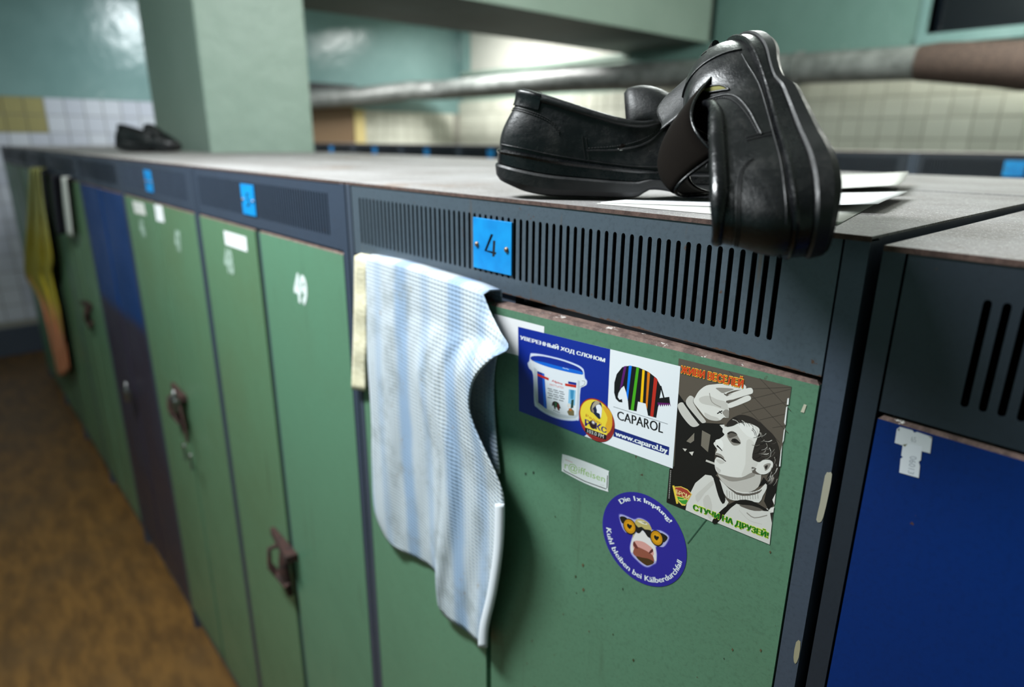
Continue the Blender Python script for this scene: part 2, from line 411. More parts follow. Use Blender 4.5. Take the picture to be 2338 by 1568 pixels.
# ------------------------------------------------------------------ text as flat meshes
_tc = {}
def text_geo(s, bold=0.0):
    """unit-box geometry (verts in 0..1 x 0..1, faces, aspect)"""
    k = (s, bold)
    if k in _tc: return _tc[k]
    cu = bpy.data.curves.new('t', 'FONT'); cu.body = s; cu.size = 1.0; cu.offset = bold; cu.resolution_u = 3
    o = bpy.data.objects.new('t', cu); COL.objects.link(o)
    dg = bpy.context.evaluated_depsgraph_get(); dg.update()
    me = bpy.data.meshes.new_from_object(o.evaluated_get(dg))
    vs = [(v.co.x, v.co.y) for v in me.vertices]; fs = [tuple(p.vertices) for p in me.polygons]
    bpy.data.objects.remove(o); bpy.data.curves.remove(cu); bpy.data.meshes.remove(me)
    xs = [v[0] for v in vs]; ys = [v[1] for v in vs]
    w = max(xs)-min(xs); h = max(ys)-min(ys)
    g = ([((v[0]-min(xs))/w, (v[1]-min(ys))/h) for v in vs], fs, w/h)
    _tc[k] = g; return g
def bil(q, u, v):
    """q = TL, TR, BR, BL ; u right, v up"""
    tl, tr, br, bl = q
    a = (bl[0]+(br[0]-bl[0])*u, bl[1]+(br[1]-bl[1])*u); b = (tl[0]+(tr[0]-tl[0])*u, tl[1]+(tr[1]-tl[1])*u)
    return (a[0]+(b[0]-a[0])*v, a[1]+(b[1]-a[1])*v)
def smooth_poly(pts, n=4, closed=True):
    out = []; N = len(pts)
    for i in range(N if closed else N-1):
        p0, p1, p2, p3 = (pts[(i+d) % N] if closed else pts[max(0, min(N-1, i+d))] for d in (-1, 0, 1, 2))
        for k in range(n):
            t = k/n
            out.append(tuple(0.5*((2*p1[c]) + (-p0[c]+p2[c])*t + (2*p0[c]-5*p1[c]+4*p2[c]-p3[c])*t*t + (-p0[c]+3*p1[c]-3*p2[c]+p3[c])*t**3) for c in range(len(p1))))
    if not closed: out.append(tuple(pts[-1]))
    return out
class Ink:
    """flat print on a plane: polygons given in a zoomed crop's pixels, mapped to the surface"""
    STEP = 0.000016
    def __init__(s, p0, n, crop=(0, 0, 1.0)):
        s.p0, s.n, s.crop = Vector(p0), Vector(n), crop; s.mb = MB()
    def px(s, p): return (p[0]/s.crop[2]+s.crop[0], p[1]/s.crop[2]+s.crop[1])
    def w(s, p, lay): return onPlane(s.px(p), s.p0, s.n) + s.n*(0.0003 + lay*s.STEP)
    def poly(s, pts, c, lay, sm=0):
        if sm: pts = smooth_poly(pts, sm)
        vs = [s.w(p, lay) for p in pts]
        tri = tessellate_polygon([[Vector((p[0], p[1], 0)) for p in pts]])
        m = c if not isinstance(c, tuple) else flat(c)
        fs = []
        for t in tri:
            a, b, d = (vs[i] for i in t)
            fs.append(tuple(t) if (b-a).cross(d-a).dot(s.n) > 0 else tuple(reversed(t)))
        s.mb.add(vs, fs, m); return s
    def stroke(s, pts, wd, c, lay, sm=0):
        if sm: pts = smooth_poly(pts, sm, False)
        L, R = [], []
        for i, p in enumerate(pts):
            a = pts[max(i-1, 0)]; b = pts[min(i+1, len(pts)-1)]
            dx, dy = b[0]-a[0], b[1]-a[1]; q = math.hypot(dx, dy) or 1
            k = wd/2 if not isinstance(wd, (list, tuple)) else (wd[0]+(wd[1]-wd[0])*i/(len(pts)-1))/2
            L.append((p[0]-dy/q*k, p[1]+dx/q*k)); R.append((p[0]+dy/q*k, p[1]-dx/q*k))
        return s.poly(L+R[::-1], c, lay)
    def text(s, st, q, c, lay, bold=0.0, fn=None, fat=0.0):
        """bold: strokes widened sideways, fat: in every direction (both in letter heights)"""
        vs, fs, asp = text_geo(st, 0.0)
        fn = fn or (lambda u, v: bil(q, u, v))
        if fn is not None and q is not None and not fat and not bold: offs = [(0, 0)]
        elif fat: offs = [(fat*math.cos(a*math.pi/4), fat*math.sin(a*math.pi/4)) for a in range(8)]+[(0, 0)]
        else: offs = [(-bold, 0), (0, 0), (bold, 0)] if bold else [(0, 0)]
        for i, (du, dv) in enumerate(offs):
            ws = [s.w(fn(u+du/asp, v+dv), lay+i*.02) for u, v in vs]
            out = []
            for f in fs:
                a, b, d = (ws[i] for i in f[:3])
                out.append(f if (b-a).cross(d-a).dot(s.n) > 0 else tuple(reversed(f)))
            s.mb.add(ws, out, c if not isinstance(c, tuple) else flat(c))
        return s
    def build(s, name, parent, label=None):
        o = s.mb.build(name, parent, label=label); s.mb = MB(); return o
def ell(cx, cy, ex, ey, sd, rho=1.0, n=48):
    d = math.asin(sd)
    return [(cx+rho*ex*math.cos(2*math.pi*k/n), cy+rho*ey*math.sin(2*math.pi*k/n+d)) for k in range(n)]

# ------------------------------------------------------------------ lockers
SLOT_P, SLOT_W = 0.0104, 0.0048
SX0, SX1, SZ0, SZ1 = -0.742, -0.062, -0.092, -0.021      # slot field in locker coordinates (x from right edge)
def vent_geo(mb, ox, y, oz, x0, x1, z0, z1, detail=True, pm='grey', field=(SX0, SX1, SZ0, SZ1)):
    SX0, SX1, SZ0, SZ1 = field
    n = int(round((SX1-SX0)/SLOT_P)); p = (SX1-SX0)/n; r = SLOT_W/2; h0, h1 = SZ0-0.004, SZ1+0.004
    seg = 4 if detail else 2
    st = [(r*math.cos(math.pi*k/seg), SZ1-r+r*math.sin(math.pi*k/seg)) for k in range(seg+1)] + \
         [(-r*math.cos(math.pi*k/seg), SZ0+r-r*math.sin(math.pi*k/seg)) for k in range(seg+1)]
    rect = [(-p/2, h0), (p/2, h0), (p/2, h1), (-p/2, h1)]
    allp = rect+st
    tris = tessellate_polygon([[Vector((a, b, 0)) for a, b in rect], [Vector((a, b, 0)) for a, b in st]])
    G = M[pm]
    for i in range(n):
        cx = ox+SX0+(i+0.5)*p
        vs = [(cx+a, y, oz+b) for a, b in allp]; fs = []
        for t in tris:
            a, b, c = (Vector(vs[k]) for k in t)
            fs.append(tuple(t) if (b-a).cross(c-a).y < 0 else tuple(reversed(t)))
        mb.add(vs, fs, G)
        if detail:
            k = len(st); ws = [(cx+a, y, oz+b) for a, b in st]+[(cx+a, y+0.0016, oz+b) for a, b in st]
            mb.add(ws, [(j, (j+1) % k, k+(j+1) % k, k+j) for j in range(k)], G)
    for (xa, xb, za, zb) in ((x0, SX0, z0, z1), (SX1, x1, z0, z1), (SX0, SX1, z0, h0), (SX0, SX1, h1, z1)):
        mb.add([(ox+xa, y, oz+za), (ox+xb, y, oz+za), (ox+xb, y, oz+zb), (ox+xa, y, oz+zb)], [(0, 1, 2, 3)], G)
    # folded bottom lip and end lips
    mb.add([(ox+x0, y, oz+z0), (ox+x1, y, oz+z0), (ox+x1, y+0.02, oz+z0), (ox+x0, y+0.02, oz+z0)], [(3, 2, 1, 0)], G)
    mb.add([(ox+x0, y, oz+z0), (ox+x0, y+0.02, oz+z0), (ox+x0, y+0.02, oz+z1), (ox+x0, y, oz+z1)], [(0, 1, 2, 3)], G)
    mb.add([(ox+x1, y, oz+z0), (ox+x1, y+0.02, oz+z0), (ox+x1, y+0.02, oz+z1), (ox+x1, y, oz+z1)], [(3, 2, 1, 0)], G)

_cache = {}
def shared(key, fn, name, parent):
    """one mesh per kind, shared by alike lockers (parts are built in the locker's own coordinates)"""
    if key not in _cache:
        mb = MB(); fn(mb); _cache[key] = mb.mesh(name)
    o = bpy.data.objects.new(name, _cache[key]); COL.objects.link(o); o.parent = parent; ORG[o.name] = Vector((0, 0, 0))
    return o
def door_mb(w, h, side, ang, mat, z0, x_h):
    """door in locker coordinates, hinge at x_h; side=-1: leaf runs towards -x"""
    mb = MB(); t = 0.018; ca, sa = math.cos(ang), math.sin(ang); sx = side
    def P(a, d, z): # a along leaf, d depth behind the front
        return (x_h + sx*(a*ca + d*sa), -a*sa + d*ca, z)
    r = 0.003
    ring = []
    for (za, ins) in ((z0, r), (z0+r, 0), (z0+h-r, 0), (z0+h, r)):
        ring.append([P(ins, ins, za), P(w-ins, ins, za), P(w-ins, t, za), P(ins, t, za)])
    vs = sum(ring, [])
    fs = []
    for k in range(3):
        for j in range(4): fs.append((k*4+j, k*4+(j+1) % 4, (k+1)*4+(j+1) % 4, (k+1)*4+j))
    if sx < 0: fs = [tuple(reversed(f)) for f in fs]
    side_f = fs[:8]; chip = fs[8:]
    mb.add(vs, side_f, mat); mb.add(vs, chip, M['edge'])
    top = (12, 13, 14, 15); bot = (0, 3, 2, 1)
    if sx < 0: top = top[::-1]; bot = bot[::-1]
    mb.add(vs, [top], M['edge']); mb.add(vs, [bot], mat)
    return mb, P
DEPTH = 0.55
def make_locker(loc, rz, label, group, doors=('green', 'green'), ang=(0.0, 0.0), tz=0.0, plate=True, digit=None, nums=(None, None), dz=(0.0, 0.0), detail=True, hasps=(), panel='grey', pst='post', dw=0.357):
    """locker root at its front right floor corner; x runs 0..-W, front at y=0"""
    g = thing('locker', loc, label, 'locker', group); g.rotation_euler = (0, 0, rz); ORG[g.name] = Vector((0, 0, 0))
    H = T + tz
    def body(mb):
        s = 0.0015
        mb.box((-0.004, 0.02, 0.10), (-0.004-s, DEPTH, H-0.002), M['post'])
        mb.box((-W+0.004, 0.02, 0.10), (-W+0.004+s, DEPTH, H-0.002), M['post'])
        mb.box((-W+0.004, DEPTH-s, 0.10), (-0.004, DEPTH, H-0.002), M['post'])
        mb.box((-W+0.004, 0.02, 0.10), (-0.004, DEPTH, 0.11), M['post'])
        mb.box((-W+0.004, 0.02, H-0.13), (-0.004, DEPTH, H-0.128), M['dark'])
    shared(('body', tz), body, 'cabinet_body', g)
    def top(mb):
        mb.box((-W+0.002, 0.0015, H-0.002), (-0.002, DEPTH, H), M['top'])
        mb.box((-W+0.002, 0.0, H-0.004), (-0.002, 0.0015, H), M['rust'])
    shared(('top', tz), top, 'top_panel', g)
    def post(mb): mb.box((-0.0195, 0.0, 0.0), (-0.002, 0.02, H-0.004), M[pst])
    shared(('postr', tz, pst), post, 'post', g)
    def post2(mb): mb.box((-W+0.002, 0.0, 0.0), (-W+0.0165, 0.02, H-0.004), M[pst])
    shared(('postl', tz, pst), post2, 'post', g)
    def mull(mb): mb.box((-0.408, 0.006, 0.09), (-0.384, 0.02, H-0.10), M[pst])
    shared(('mull', tz, pst), mull, 'mullion', g)
    def vent(mb): vent_geo(mb, 0, 0.001, H, -W+0.018, -0.0215, -0.111-(0.009 if panel == 'navy_grey' and plate is False else 0), -0.004, detail, panel, (-0.717, -0.063, -0.101, -0.027) if panel == 'navy_grey' and plate is False else (SX0, SX1, SZ0, SZ1))
    shared(('vent', tz, detail, panel, plate), vent, 'vent_panel', g)
    def kick(mb): mb.box((-W+0.0165, 0.008, 0.05), (-0.0195, 0.02, 0.10), M['post'])
    shared(('kick', tz), kick, 'kick_plate', g)
    out = {'root': g}
    for i, (sx, xh) in enumerate(((1, -W+0.0185), (-1, -0.0215))):
        mb, P = door_mb(dw, H-0.115+dz[i]-0.10, sx, ang[i], M[doors[i]], 0.10, xh)
        d = mb.build('door', g); out['door%d' % i] = d; out['P%d' % i] = P
        if nums[i]:
            s_, mt = nums[i]; ua = 0.150 if sx < 0 else 0.145
            vs, fs, asp = text_geo(s_, 0.045); nb = MB(); hh = 0.060; ww = 0.060
            def place(u, v):
                a = ua + (u*ww if sx > 0 else (1-u)*ww)
                return P(a, -0.0006, H-0.236+v*hh)
            nb.add([place(u, v) for u, v in vs], fs, M[mt]); nb.build('painted_number', d)
        for hs in hasps:
            if hs[0] == i: hasp(d, P, hs[1], hs[2], sx)
    if plate:
        pr = MB().box((-0.455, -0.0012, H-0.0875), (-0.384, 0.001, H-0.026), M['plate']).build('number_plate', g, bevel=0.0006); out['plate'] = pr
        for x in (-0.447, -0.392):
            MB().tube([(x, -0.001, H-0.058), (x, -0.0028, H-0.058), (x, -0.0038, H-0.058)], [0.0034, 0.0032, 0.0015], M['brass'], 10).build('rivet', pr)
        if digit:
            if digit == '4':
                nb = Ink((0, loc[1]-0.0009, 0), (0, -1, 0), (770, 380, 3.734))
                nb.stroke([(1322, 578), (1266, 716), (1356, 742)], 22, M['black'], 0).stroke([(1340, 632), (1333, 768)], 21, M['black'], 1)
                o = nb.mb.build('digit', None); o.parent = pr
                for v in o.data.vertices: v.co -= Vector(loc)
            else:
                vs, fs, asp = text_geo(digit, 0.0); nb = MB()
                w = 0.018*len(digit)
                nb.add([(-0.4195-w/2+u*w, -0.0016, H-0.07+v*0.027) for u, v in vs], fs, M['black']); nb.build('digit', pr)
    return out
def hasp(door, P, a, z, sx):
    """rusty strap hasp with a staple and a bolt"""
    mb = MB()
    def Q(u, d, w): return P(a+u, d, z+w)
    b = [Q(-0.065, -0.001, 0.010), Q(0.07, -0.001, 0.004), Q(0.07, -0.001, -0.014), Q(-0.065, -0.001, -0.010)]
    f = [Q(-0.065, -0.012, 0.012), Q(0.07, -0.03, 0.006), Q(0.07, -0.03, -0.012), Q(-0.065, -0.012, -0.008)]
    mb.add(b+f, [(4, 5, 6, 7), (0, 3, 2, 1), (0, 1, 5, 4), (1, 2, 6, 5), (2, 3, 7, 6), (3, 0, 4, 7)], M['rust_dark'])
    mb.tube([Q(-0.03, -0.002, -0.02), Q(-0.035, -0.03, -0.025), Q(-0.03, -0.035, -0.06), Q(-0.02, -0.03, -0.085), Q(-0.015, -0.002, -0.09)], 0.006, M['rust_dark'], 8)
    mb.tube([Q(-0.055, -0.025, -0.088), Q(0.04, -0.02, -0.098)], 0.009, M['rust_dark'], 8)
    mb.tube([Q(0.012, -0.01, 0.0), Q(0.02, -0.02, -0.06), Q(0.025, -0.012, -0.13)], [0.011, 0.014, 0.008], M['rust_dark'], 8)
    return mb.build('hasp', door)

A1 = math.radians(4.9)
near = make_locker((0, 0, 0), 0, 'grey locker numbered 4 under the shoes, stickers on its right green door', 'front row of lockers',
                   ('green', 'green'), (A1, A1), digit='4', dw=0.366)
blue = make_locker((0.005+W, 0, -0.005), 0, 'grey locker with blue doors at the right edge, nearest the corner of the frame', 'front row of lockers', ('blue', 'blue'), plate=False, panel='navy_grey', pst='navy_grey', dz=(-0.0075, -0.0075))
desc = {1: ('grey locker with two clean green doors, number 49 painted on the right one', ('green_worn', 'green'), '5', (('48', 'numberfaded'), ('49', 'numberpaint')), [(0, 0.34, T-0.868)]),
        2: ('green doored locker with two white paper labels at its door tops', ('green_worn', 'green_worn'), '6', (('46', 'numberfaded'), ('47', 'numberfaded')), [(0, 0.34, T-0.71)]),
        3: ('grey locker with faded blue doors, purplish low down', ('blue_faded', 'blue_faded'), None, (None, None), []),
        4: ('dark green locker left of the faded blue one, dark coat at its door', ('green_worn', 'green_worn'), None, (None, None), [(1, 0.30, T-0.70)]),
        5: ('dark green locker behind the hanging yellow cloth', ('green_worn', 'green_worn'), None, (None, None), []),
        6: ('dark green locker second from the far end of the row', ('green_worn', 'green_worn'), None, (None, None), []),
        7: ('dark green locker last in the row by the white tiled wall', ('green', 'green_worn'), None, (None, None), [])}
front = {0: near}
for k, (lb, dr, dg, nm, hs) in desc.items():
    front[k] = make_locker((-k*W, 0, 0), 0, lb, 'front row of lockers', dr, (0.0, 0.0), digit=dg, nums=nm, hasps=hs, plate=(k < 3), detail=k < 3, panel='grey_dark', pst='grey_dark')
# back-to-back lockers behind the front row (only their dusty tops show)
bb = [W+0.005] + [-i*W for i in range(4)] + [-4.40-i*W for i in range(3)]
bl = ['behind the blue doored one', 'behind the one under the shoes'] + ['%s from the shoes towards the pillar' % q for q in ('first', 'second', 'third')] + ['%s to the left past the pillar' % q for q in ('first', 'second', 'third')]
for i, x in enumerate(bb):
    make_locker((x-W, 2*DEPTH+0.02, 0), math.pi, 'back to back locker showing only its dusty top, ' + bl[i], 'lockers backing onto the front row', ('green', 'green'), plate=False, detail=False)
# next row across the middle aisle
Y2, R2 = 2.65, math.radians(2.0)
p2 = onY((1120, 338), Y2); x_pl = p2.x
for i in range(-5, 4):
    d = 0.4195 - i*W
    loc = (x_pl + d*math.cos(R2), Y2 + d*math.sin(R2), 0)
    if i >= 0: lb = 'grey locker with blue plate across the aisle, %s' % ['nearest left of the black shoes', 'second left of the black shoes', 'third left of the black shoes', 'just right of the pillar', 'hidden behind the pillar'][i]
    else: lb = 'grey locker across the aisle, %s' % ['behind the black shoes', 'with its right end just behind the upended shoe', 'to the right of the upended shoe', 'cut by the right edge of the view', 'beyond the right edge of the view'][i+5 if False else -i-1]
    make_locker(loc, R2, lb, 'row of lockers across the aisle', ('green', 'green'), tz=0.03, digit=None, detail=False, panel='navy_grey')
#PART2
# ------------------------------------------------------------------ shoes
def cat(tbl, t):
    n = len(tbl)
    for i in range(n-1):
        if t <= tbl[i+1][0] or i == n-2:
            a, b = tbl[i], tbl[i+1]; k = (t-a[0])/(b[0]-a[0]); k = max(0, min(1, k))
            p0 = tbl[i-1] if i else a; p3 = tbl[i+2] if i+2 < n else b
            out = []
            for c in range(1, len(a)):
                d = b[0]-a[0]
                m0 = (b[c]-p0[c])/((b[0]-p0[0]) or 1)*d; m1 = (p3[c]-a[c])/((p3[0]-a[0]) or 1)*d
                out.append((2*k**3-3*k*k+1)*a[c]+(k**3-2*k*k+k)*m0+(-2*k**3+3*k*k)*b[c]+(k**3-k*k)*m1)
            return out
SB = [(0, 0, 0), (.04, .003, .014), (.08, .010, .023), (.14, .028, .030), (.24, .06, .033), (.36, .10, .033), (.48, .14, .036), (.58, .175, .041),
      (.68, .21, .0445), (.78, .24, .043), (.86, .262, .036), (.92, .276, .027), (.96, .284, .017), (1, .29, 0)]
ST = [(0, .022, 0, .111), (.04, .024, .011, .111), (.08, .030, .018, .110), (.14, .042, .024, .107), (.24, .068, .029, .100), (.36, .105, .033, .089),
      (.48, .142, .035, .080), (.54, .163, .031, .079), (.58, .178, .022, .084), (.62, .191, .010, .091), (.65, .197, 0, .094), (.72, .213, 0, .087),
      (.8, .237, 0, .074), (.88, .26, 0, .060), (.94, .274, 0, .050), (1, .281, 0, .044)]
BOT = [(0, .016), (.015, .010), (.035, .004), (.06, .0005), (.09, 0), (.14, 0), (.158, .002), (.168, .009), (.19, .008), (.215, .002), (.24, .002), (.265, .007), (.29, .018)]
TOPZ = [(0, .050), (.03, .046), (.06, .041), (.1, .036), (.15, .031), (.2, .028), (.25, .029), (.29, .036)]
def sstep(a, b, x):
    t = max(0, min(1, (x-a)/(b-a))); return t*t*(3-2*t)
def shoe_surface(flare):
    top = [(a, x, y, z) for a, x, y, z in ST]
    if flare:
        up_ = {0: .103, .04: .103, .08: .102, .14: .099, .24: .094, .36: .087, .72: .091, .8: .086, .88: .078, .94: .068, 1: .054}
        top = [(a, x, y, up_.get(a, z)) for a, x, y, z in ST]
    def S(sd, s, v):
        bx, by = cat(SB, s); tx, ty, tz = cat(top, s)
        ty = max(ty, 0) if s < .65 else 0.0
        bz = cat(TOPZ, bx)[0] - 0.004
        if sd > 0 and flare:
            k = sstep(.02, .16, s)*(1-sstep(.5, .64, s)); ty += flare[0]*k; tz += flare[1]*k
        by *= sd; ty *= sd
        B = Vector((bx, by*0.965, bz)); Tt = Vector((tx, ty, tz)); h = tz-bz
        o = Vector((bx-0.14, by*3.2, 0)); o = o.normalized() if o.length > 1e-6 else o
        k = sstep(.56, .70, s); dxy = Vector((B.x-Tt.x, B.y-Tt.y, 0))
        P1 = B + Vector((0, 0, (.45+.08*k)*h)) + o*.004
        P2a = Tt + dxy*.18 + Vector((0, 0, -.35*h)) + o*.001
        P2b = Tt + dxy*.62 + Vector((0, 0, -.04*h))
        P2 = P2a.lerp(P2b, k); w = 1-v
        return B*(w**3) + P1*(3*w*w*v) + P2*(3*w*v*v) + Tt*(v**3)
    return S
def shoe_normal(S, sd, s, v):
    e = 0.004
    a = S(sd, min(1, s+e), v)-S(sd, max(0, s-e), v); b = S(sd, s, min(1, v+e))-S(sd, s, max(0, v-e))
    n = a.cross(b)*(-sd)
    n = n.normalized() if n.length > 1e-12 else Vector((0, 0, 1))
    return n
def make_shoe(mat4, label, group, torn=False, flare=None):
    root = thing('shoe', (0, 0, 0), label, 'shoe', group); root.matrix_world = mat4; ORG[root.name] = Vector((0, 0, 0))
    S = shoe_surface(flare); NS, NV = 64, 14
    ss = [ (i/NS) for i in range(NS+1)]
    # ---- upper: outer skin + lining
    up, li = MB(), MB()
    for sd in (-1, 1):
        g, gi = [], []
        for s in ss:
            g.append([S(sd, s, j/NV) for j in range(NV+1)])
            gi.append([S(sd, s, j/NV) - shoe_normal(S, sd, max(.002, min(.996, s)), min(.97, max(.02, j/NV)))*0.0028 for j in range(NV+1)])
        vs = sum(g, []); vi = sum(gi, []); fs = []
        for i in range(NS):
            for j in range(NV):
                if torn and ss[i] > 0.83 and j > 5 + (i % 3): continue
                q = (i*(NV+1)+j, i*(NV+1)+j+1, (i+1)*(NV+1)+j+1, (i+1)*(NV+1)+j)
                fs.append(q if sd < 0 else q[::-1])
        fs = [f[::-1] for f in fs]
        up.add(vs, fs, M['leather'], True); li.add(vi, [f[::-1] for f in fs], M['lining'], True)
    uo = up.build('upper', root)
    for p in [0]:
        bm = bmesh.new(); bm.from_mesh(uo.data); bmesh.ops.remove_doubles(bm, verts=bm.verts, dist=2e-5); bmesh.ops.recalc_face_normals(bm, faces=bm.faces)
        bm.to_mesh(uo.data); bm.free()
    li.build('lining', root)
    # ---- sole
    def ring(fr, off):
        out = []
        seq = [(-1, s) for s in ss] + [(1, s) for s in ss[-2:0:-1]]
        for sd, s in seq:
            bx, by = cat(SB, s); b = cat(BOT, bx)[0]; t = cat(TOPZ, bx)[0]
            e = .01; x0, y0 = cat(SB, max(0, s-e)); x1, y1 = cat(SB, min(1, s+e))
            tx, ty = x1-x0, y1-y0
            if s < .01: nx, ny = -1, 0
            elif s > .99: nx, ny = 1, 0
            else:
                l = math.hypot(tx, ty); nx, ny = -ty/l, tx/l
            out.append(Vector((bx+nx*off, sd*(by+ny*off), b+fr*(t-b))))
        return out
    def loft(rings, mb, m):
        n = len(rings[0])
        for a, b in zip(rings, rings[1:]):
            mb.add(a+b, [(k, (k+1) % n, n+(k+1) % n, n+k) for k in range(n)], m, True)
        for r, up_ in ((rings[0], False), (rings[-1], True)):
            fs = []
            for k in range(NS):
                a, b = k, k+1; c, d = (n-k-1) % n, (n-k) % n
                q = (a, b, c, d) if k else (0, 1, n-1)
                if k == NS-1: q = (a, b, d)
                fs.append(q if up_ else q[::-1])
            mb.add(r, fs, m)
    so, we = MB(), MB()
    loft([ring(0, -.005), ring(.05, .001), ring(.2, .0045), ring(.50, .0055), ring(.56, .004), ring(.58, .0015)], so, M['rubber'])
    loft([ring(.575, .0015), ring(.60, .0030), ring(.88, .0030), ring(.95, .0042), ring(1.0, .0035), ring(1.02, .0005), ring(1.02, -.004)], we, M['leather_shiny'])
    so.build('outsole', root); we.build('welt', root)
    # ---- padded collar roll
    cp = [S(-1, .65*(1-i/40), 1.0) for i in range(41)] + [S(1, .65*i/40, 1.0) for i in range(1, 41)]
    rr = [0.0032 + 0.0016*math.sin(math.pi*min(1, i/80)) + (0.0032*sstep(4, 14, i)*(1-sstep(30, 40, i)) if torn else 0) for i in range(81)]
    MB().tube([p + Vector((0, 0, -0.002)) for p in cp], rr, M['leather_matt'] if not torn else M['leather_shiny'], 10).build('collar', root)
    # ---- heel tab
    hb = MB(); hs = [(-1, .17*(1-i/12)) for i in range(13)] + [(1, .17*i/12) for i in range(1, 13)]
    vs = []
    for sd, s in hs:
        for j in range(6):
            v = .77 + .23*j/5
            nrm = shoe_normal(S, sd, max(.004, s), min(.97, v)); vs.append(S(sd, s, v) + nrm*((.0022 + .003*(j/5)**2) if not torn else .0008))
        vs.append(S(sd, s, 1.0) + Vector((0, 0, .0035 if not torn else .001))); vs.append(S(sd, s, 1.0) - shoe_normal(S, sd, max(.004, s), .95)*.006)
    fs = [(i*8+j, (i+1)*8+j, (i+1)*8+j+1, i*8+j+1) for i in range(24) for j in range(7)]
    hb.add(vs, fs, M['leather_shiny'], True)
    hb.build('heel_tab', root, label='glossy strip of leather round the top of the heel')
    # ---- stitching (rows of tiny raised stitches) and seams
    stb = MB()
    def along(f, a, b, n, dash=True, r=.00055):
        for k in range(n):
            t0 = a+(b-a)*k/n; t1 = a+(b-a)*(k+.62)/n
            stb.tube([f(t0), f((t0+t1)/2) , f(t1)], r, M['thread'], 5)
    def surf(sd, pts):
        def f(t):
            s, v = cat(pts, t); return S(sd, s, v) + shoe_normal(S, sd, max(.004, s), v)*.0005
        return f
    for sd in (-1, 1):
        for dv in (0, .035):
            along(surf(sd, [(0, .0, .72-dv), (.5, .13, .72-dv), (.8, .22, .66-dv), (.95, .26, .52-dv), (1, .265, .46-dv)]), 0, 1, 30)
        along(surf(sd, [(0, .34, .5), (1, .36, .06)]), 0, 1, 16); along(surf(sd, [(0, .352, .5), (1, .372, .06)]), 0, 1, 16)
        along(surf(sd, [(0, .60, .93), (.4, .52, .62), (.75, .44, .42), (1, .36, .30)]), 0, 1, 34)
    stb.build('stitching', root)['kind'] = 'stuff'
    sm = MB()
    for sd in (-1, 1):
        f = surf(sd, [(0, .62, .97), (.4, .55, .60), (.75, .46, .38), (1, .36, .26)]); sm.tube([f(i/24) for i in range(25)], .0011, M['leather'], 6)
        f = surf(sd, [(0, .78, .99), (.5, .76, .6), (1, .73, .1)]); sm.tube([f(i/16) for i in range(17)], .0012, M['leather'], 6)
        f = surf(sd, [(0, .05, .12), (.5, .3, .10), (1, .7, .12)]); sm.tube([f(i/24) for i in range(25)], .0009, M['leather'], 6)
    sm.build('seam', root)['kind'] = 'stuff'
    # ---- tongue
    def plate(fn, nu, nv, th, mt, name, lab=None):
        a = [[Vector(fn(i/nu, 2*j/nv-1)) for j in range(nv+1)] for i in range(nu+1)]
        nr = []
        for i in range(nu+1):
            row = []
            for j in range(nv+1):
                d1 = a[min(nu, i+1)][j]-a[max(0, i-1)][j]; d2 = a[i][min(nv, j+1)]-a[i][max(0, j-1)]
                n_ = d1.cross(d2); row.append(n_.normalized() if n_.length > 1e-12 else Vector((0, 0, 1)))
            nr.append(row)
        mb = MB(); k = (nu+1)*(nv+1)
        edge = lambda i, j: 1.0 if 0 < i < nu and 0 < j < nv else 0.25
        vs = [a[i][j]+nr[i][j]*th/2*edge(i, j) for i in range(nu+1) for j in range(nv+1)] + [a[i][j]-nr[i][j]*th/2*edge(i, j) for i in range(nu+1) for j in range(nv+1)]
        ix = lambda i, j: i*(nv+1)+j
        fs = []
        for i in range(nu):
            for j in range(nv):
                fs.append((ix(i, j), ix(i+1, j), ix(i+1, j+1), ix(i, j+1))); fs.append((k+ix(i, j), k+ix(i, j+1), k+ix(i+1, j+1), k+ix(i+1, j)))
        for i in range(nu):
            fs.append((ix(i, 0), k+ix(i, 0), k+ix(i+1, 0), ix(i+1, 0))); fs.append((ix(i, nv), ix(i+1, nv), k+ix(i+1, nv), k+ix(i, nv)))
        for j in range(nv):
            fs.append((ix(0, j), ix(0, j+1), k+ix(0, j+1), k+ix(0, j))); fs.append((ix(nu, j), k+ix(nu, j), k+ix(nu, j+1), ix(nu, j+1)))
        mb.add(vs, fs, mt, True); return mb.build(name, root, label=lab)
    if not torn:
        plate(lambda u, w: (.214-.076*u+.006*w*w*u, .031*w*(1-.3*u**3), .084+.036*math.sin(u*1.8)-.010*u*u-.036*w*w*(.6+.5*u)), 14, 14, .009, M['leather_matt'], 'tongue')
    else:
        tf = lambda u, w: (.212-.122*u+.014*w*w*u, .036*w*(1-.42*u**3)+.004, .080+.056*math.sin(u*1.95)-.010*u*u-.038*w*w*(.5+.5*u))
        tg = plate(tf, 18, 14, .0035, M['lining'], 'tongue', 'tongue folded out, its face coloured dark as if in shadow')  # dark colour stands for the shadow on the tongue's underside
        rim = [tf(i/16, -1) for i in range(17)]+[tf(1, -1+2*i/14) for i in range(1, 15)]+[tf(1-i/16, 1) for i in range(1, 17)]
        MB().tube(rim, .0016, M['leather_shiny'], 6).build('tongue_rim', tg)
        # torn strip of the toe standing away from the vamp, with slits in it
        rnd = random.Random(3)
        jag = [rnd.uniform(-.006, .006) for _ in range(30)]
        plate(lambda u, w: (.205+.082*u+(jag[int((w+1)*7)] if u > .99 else 0), .004+.012*w+.004*math.sin(u*6), cat(ST, .66+.3*u)[2]-.014+.012*u+(.036-.005*math.sin(u*9))*(w+1)/2*(1-.2*u)+.010*math.sin(u*3.1)), 18, 14, .003, M['leather_matt'], 'torn_flap', 'torn strip of toe leather')
        # toe band left over the torn toe, with the yellowed lining showing behind it
        tp = []
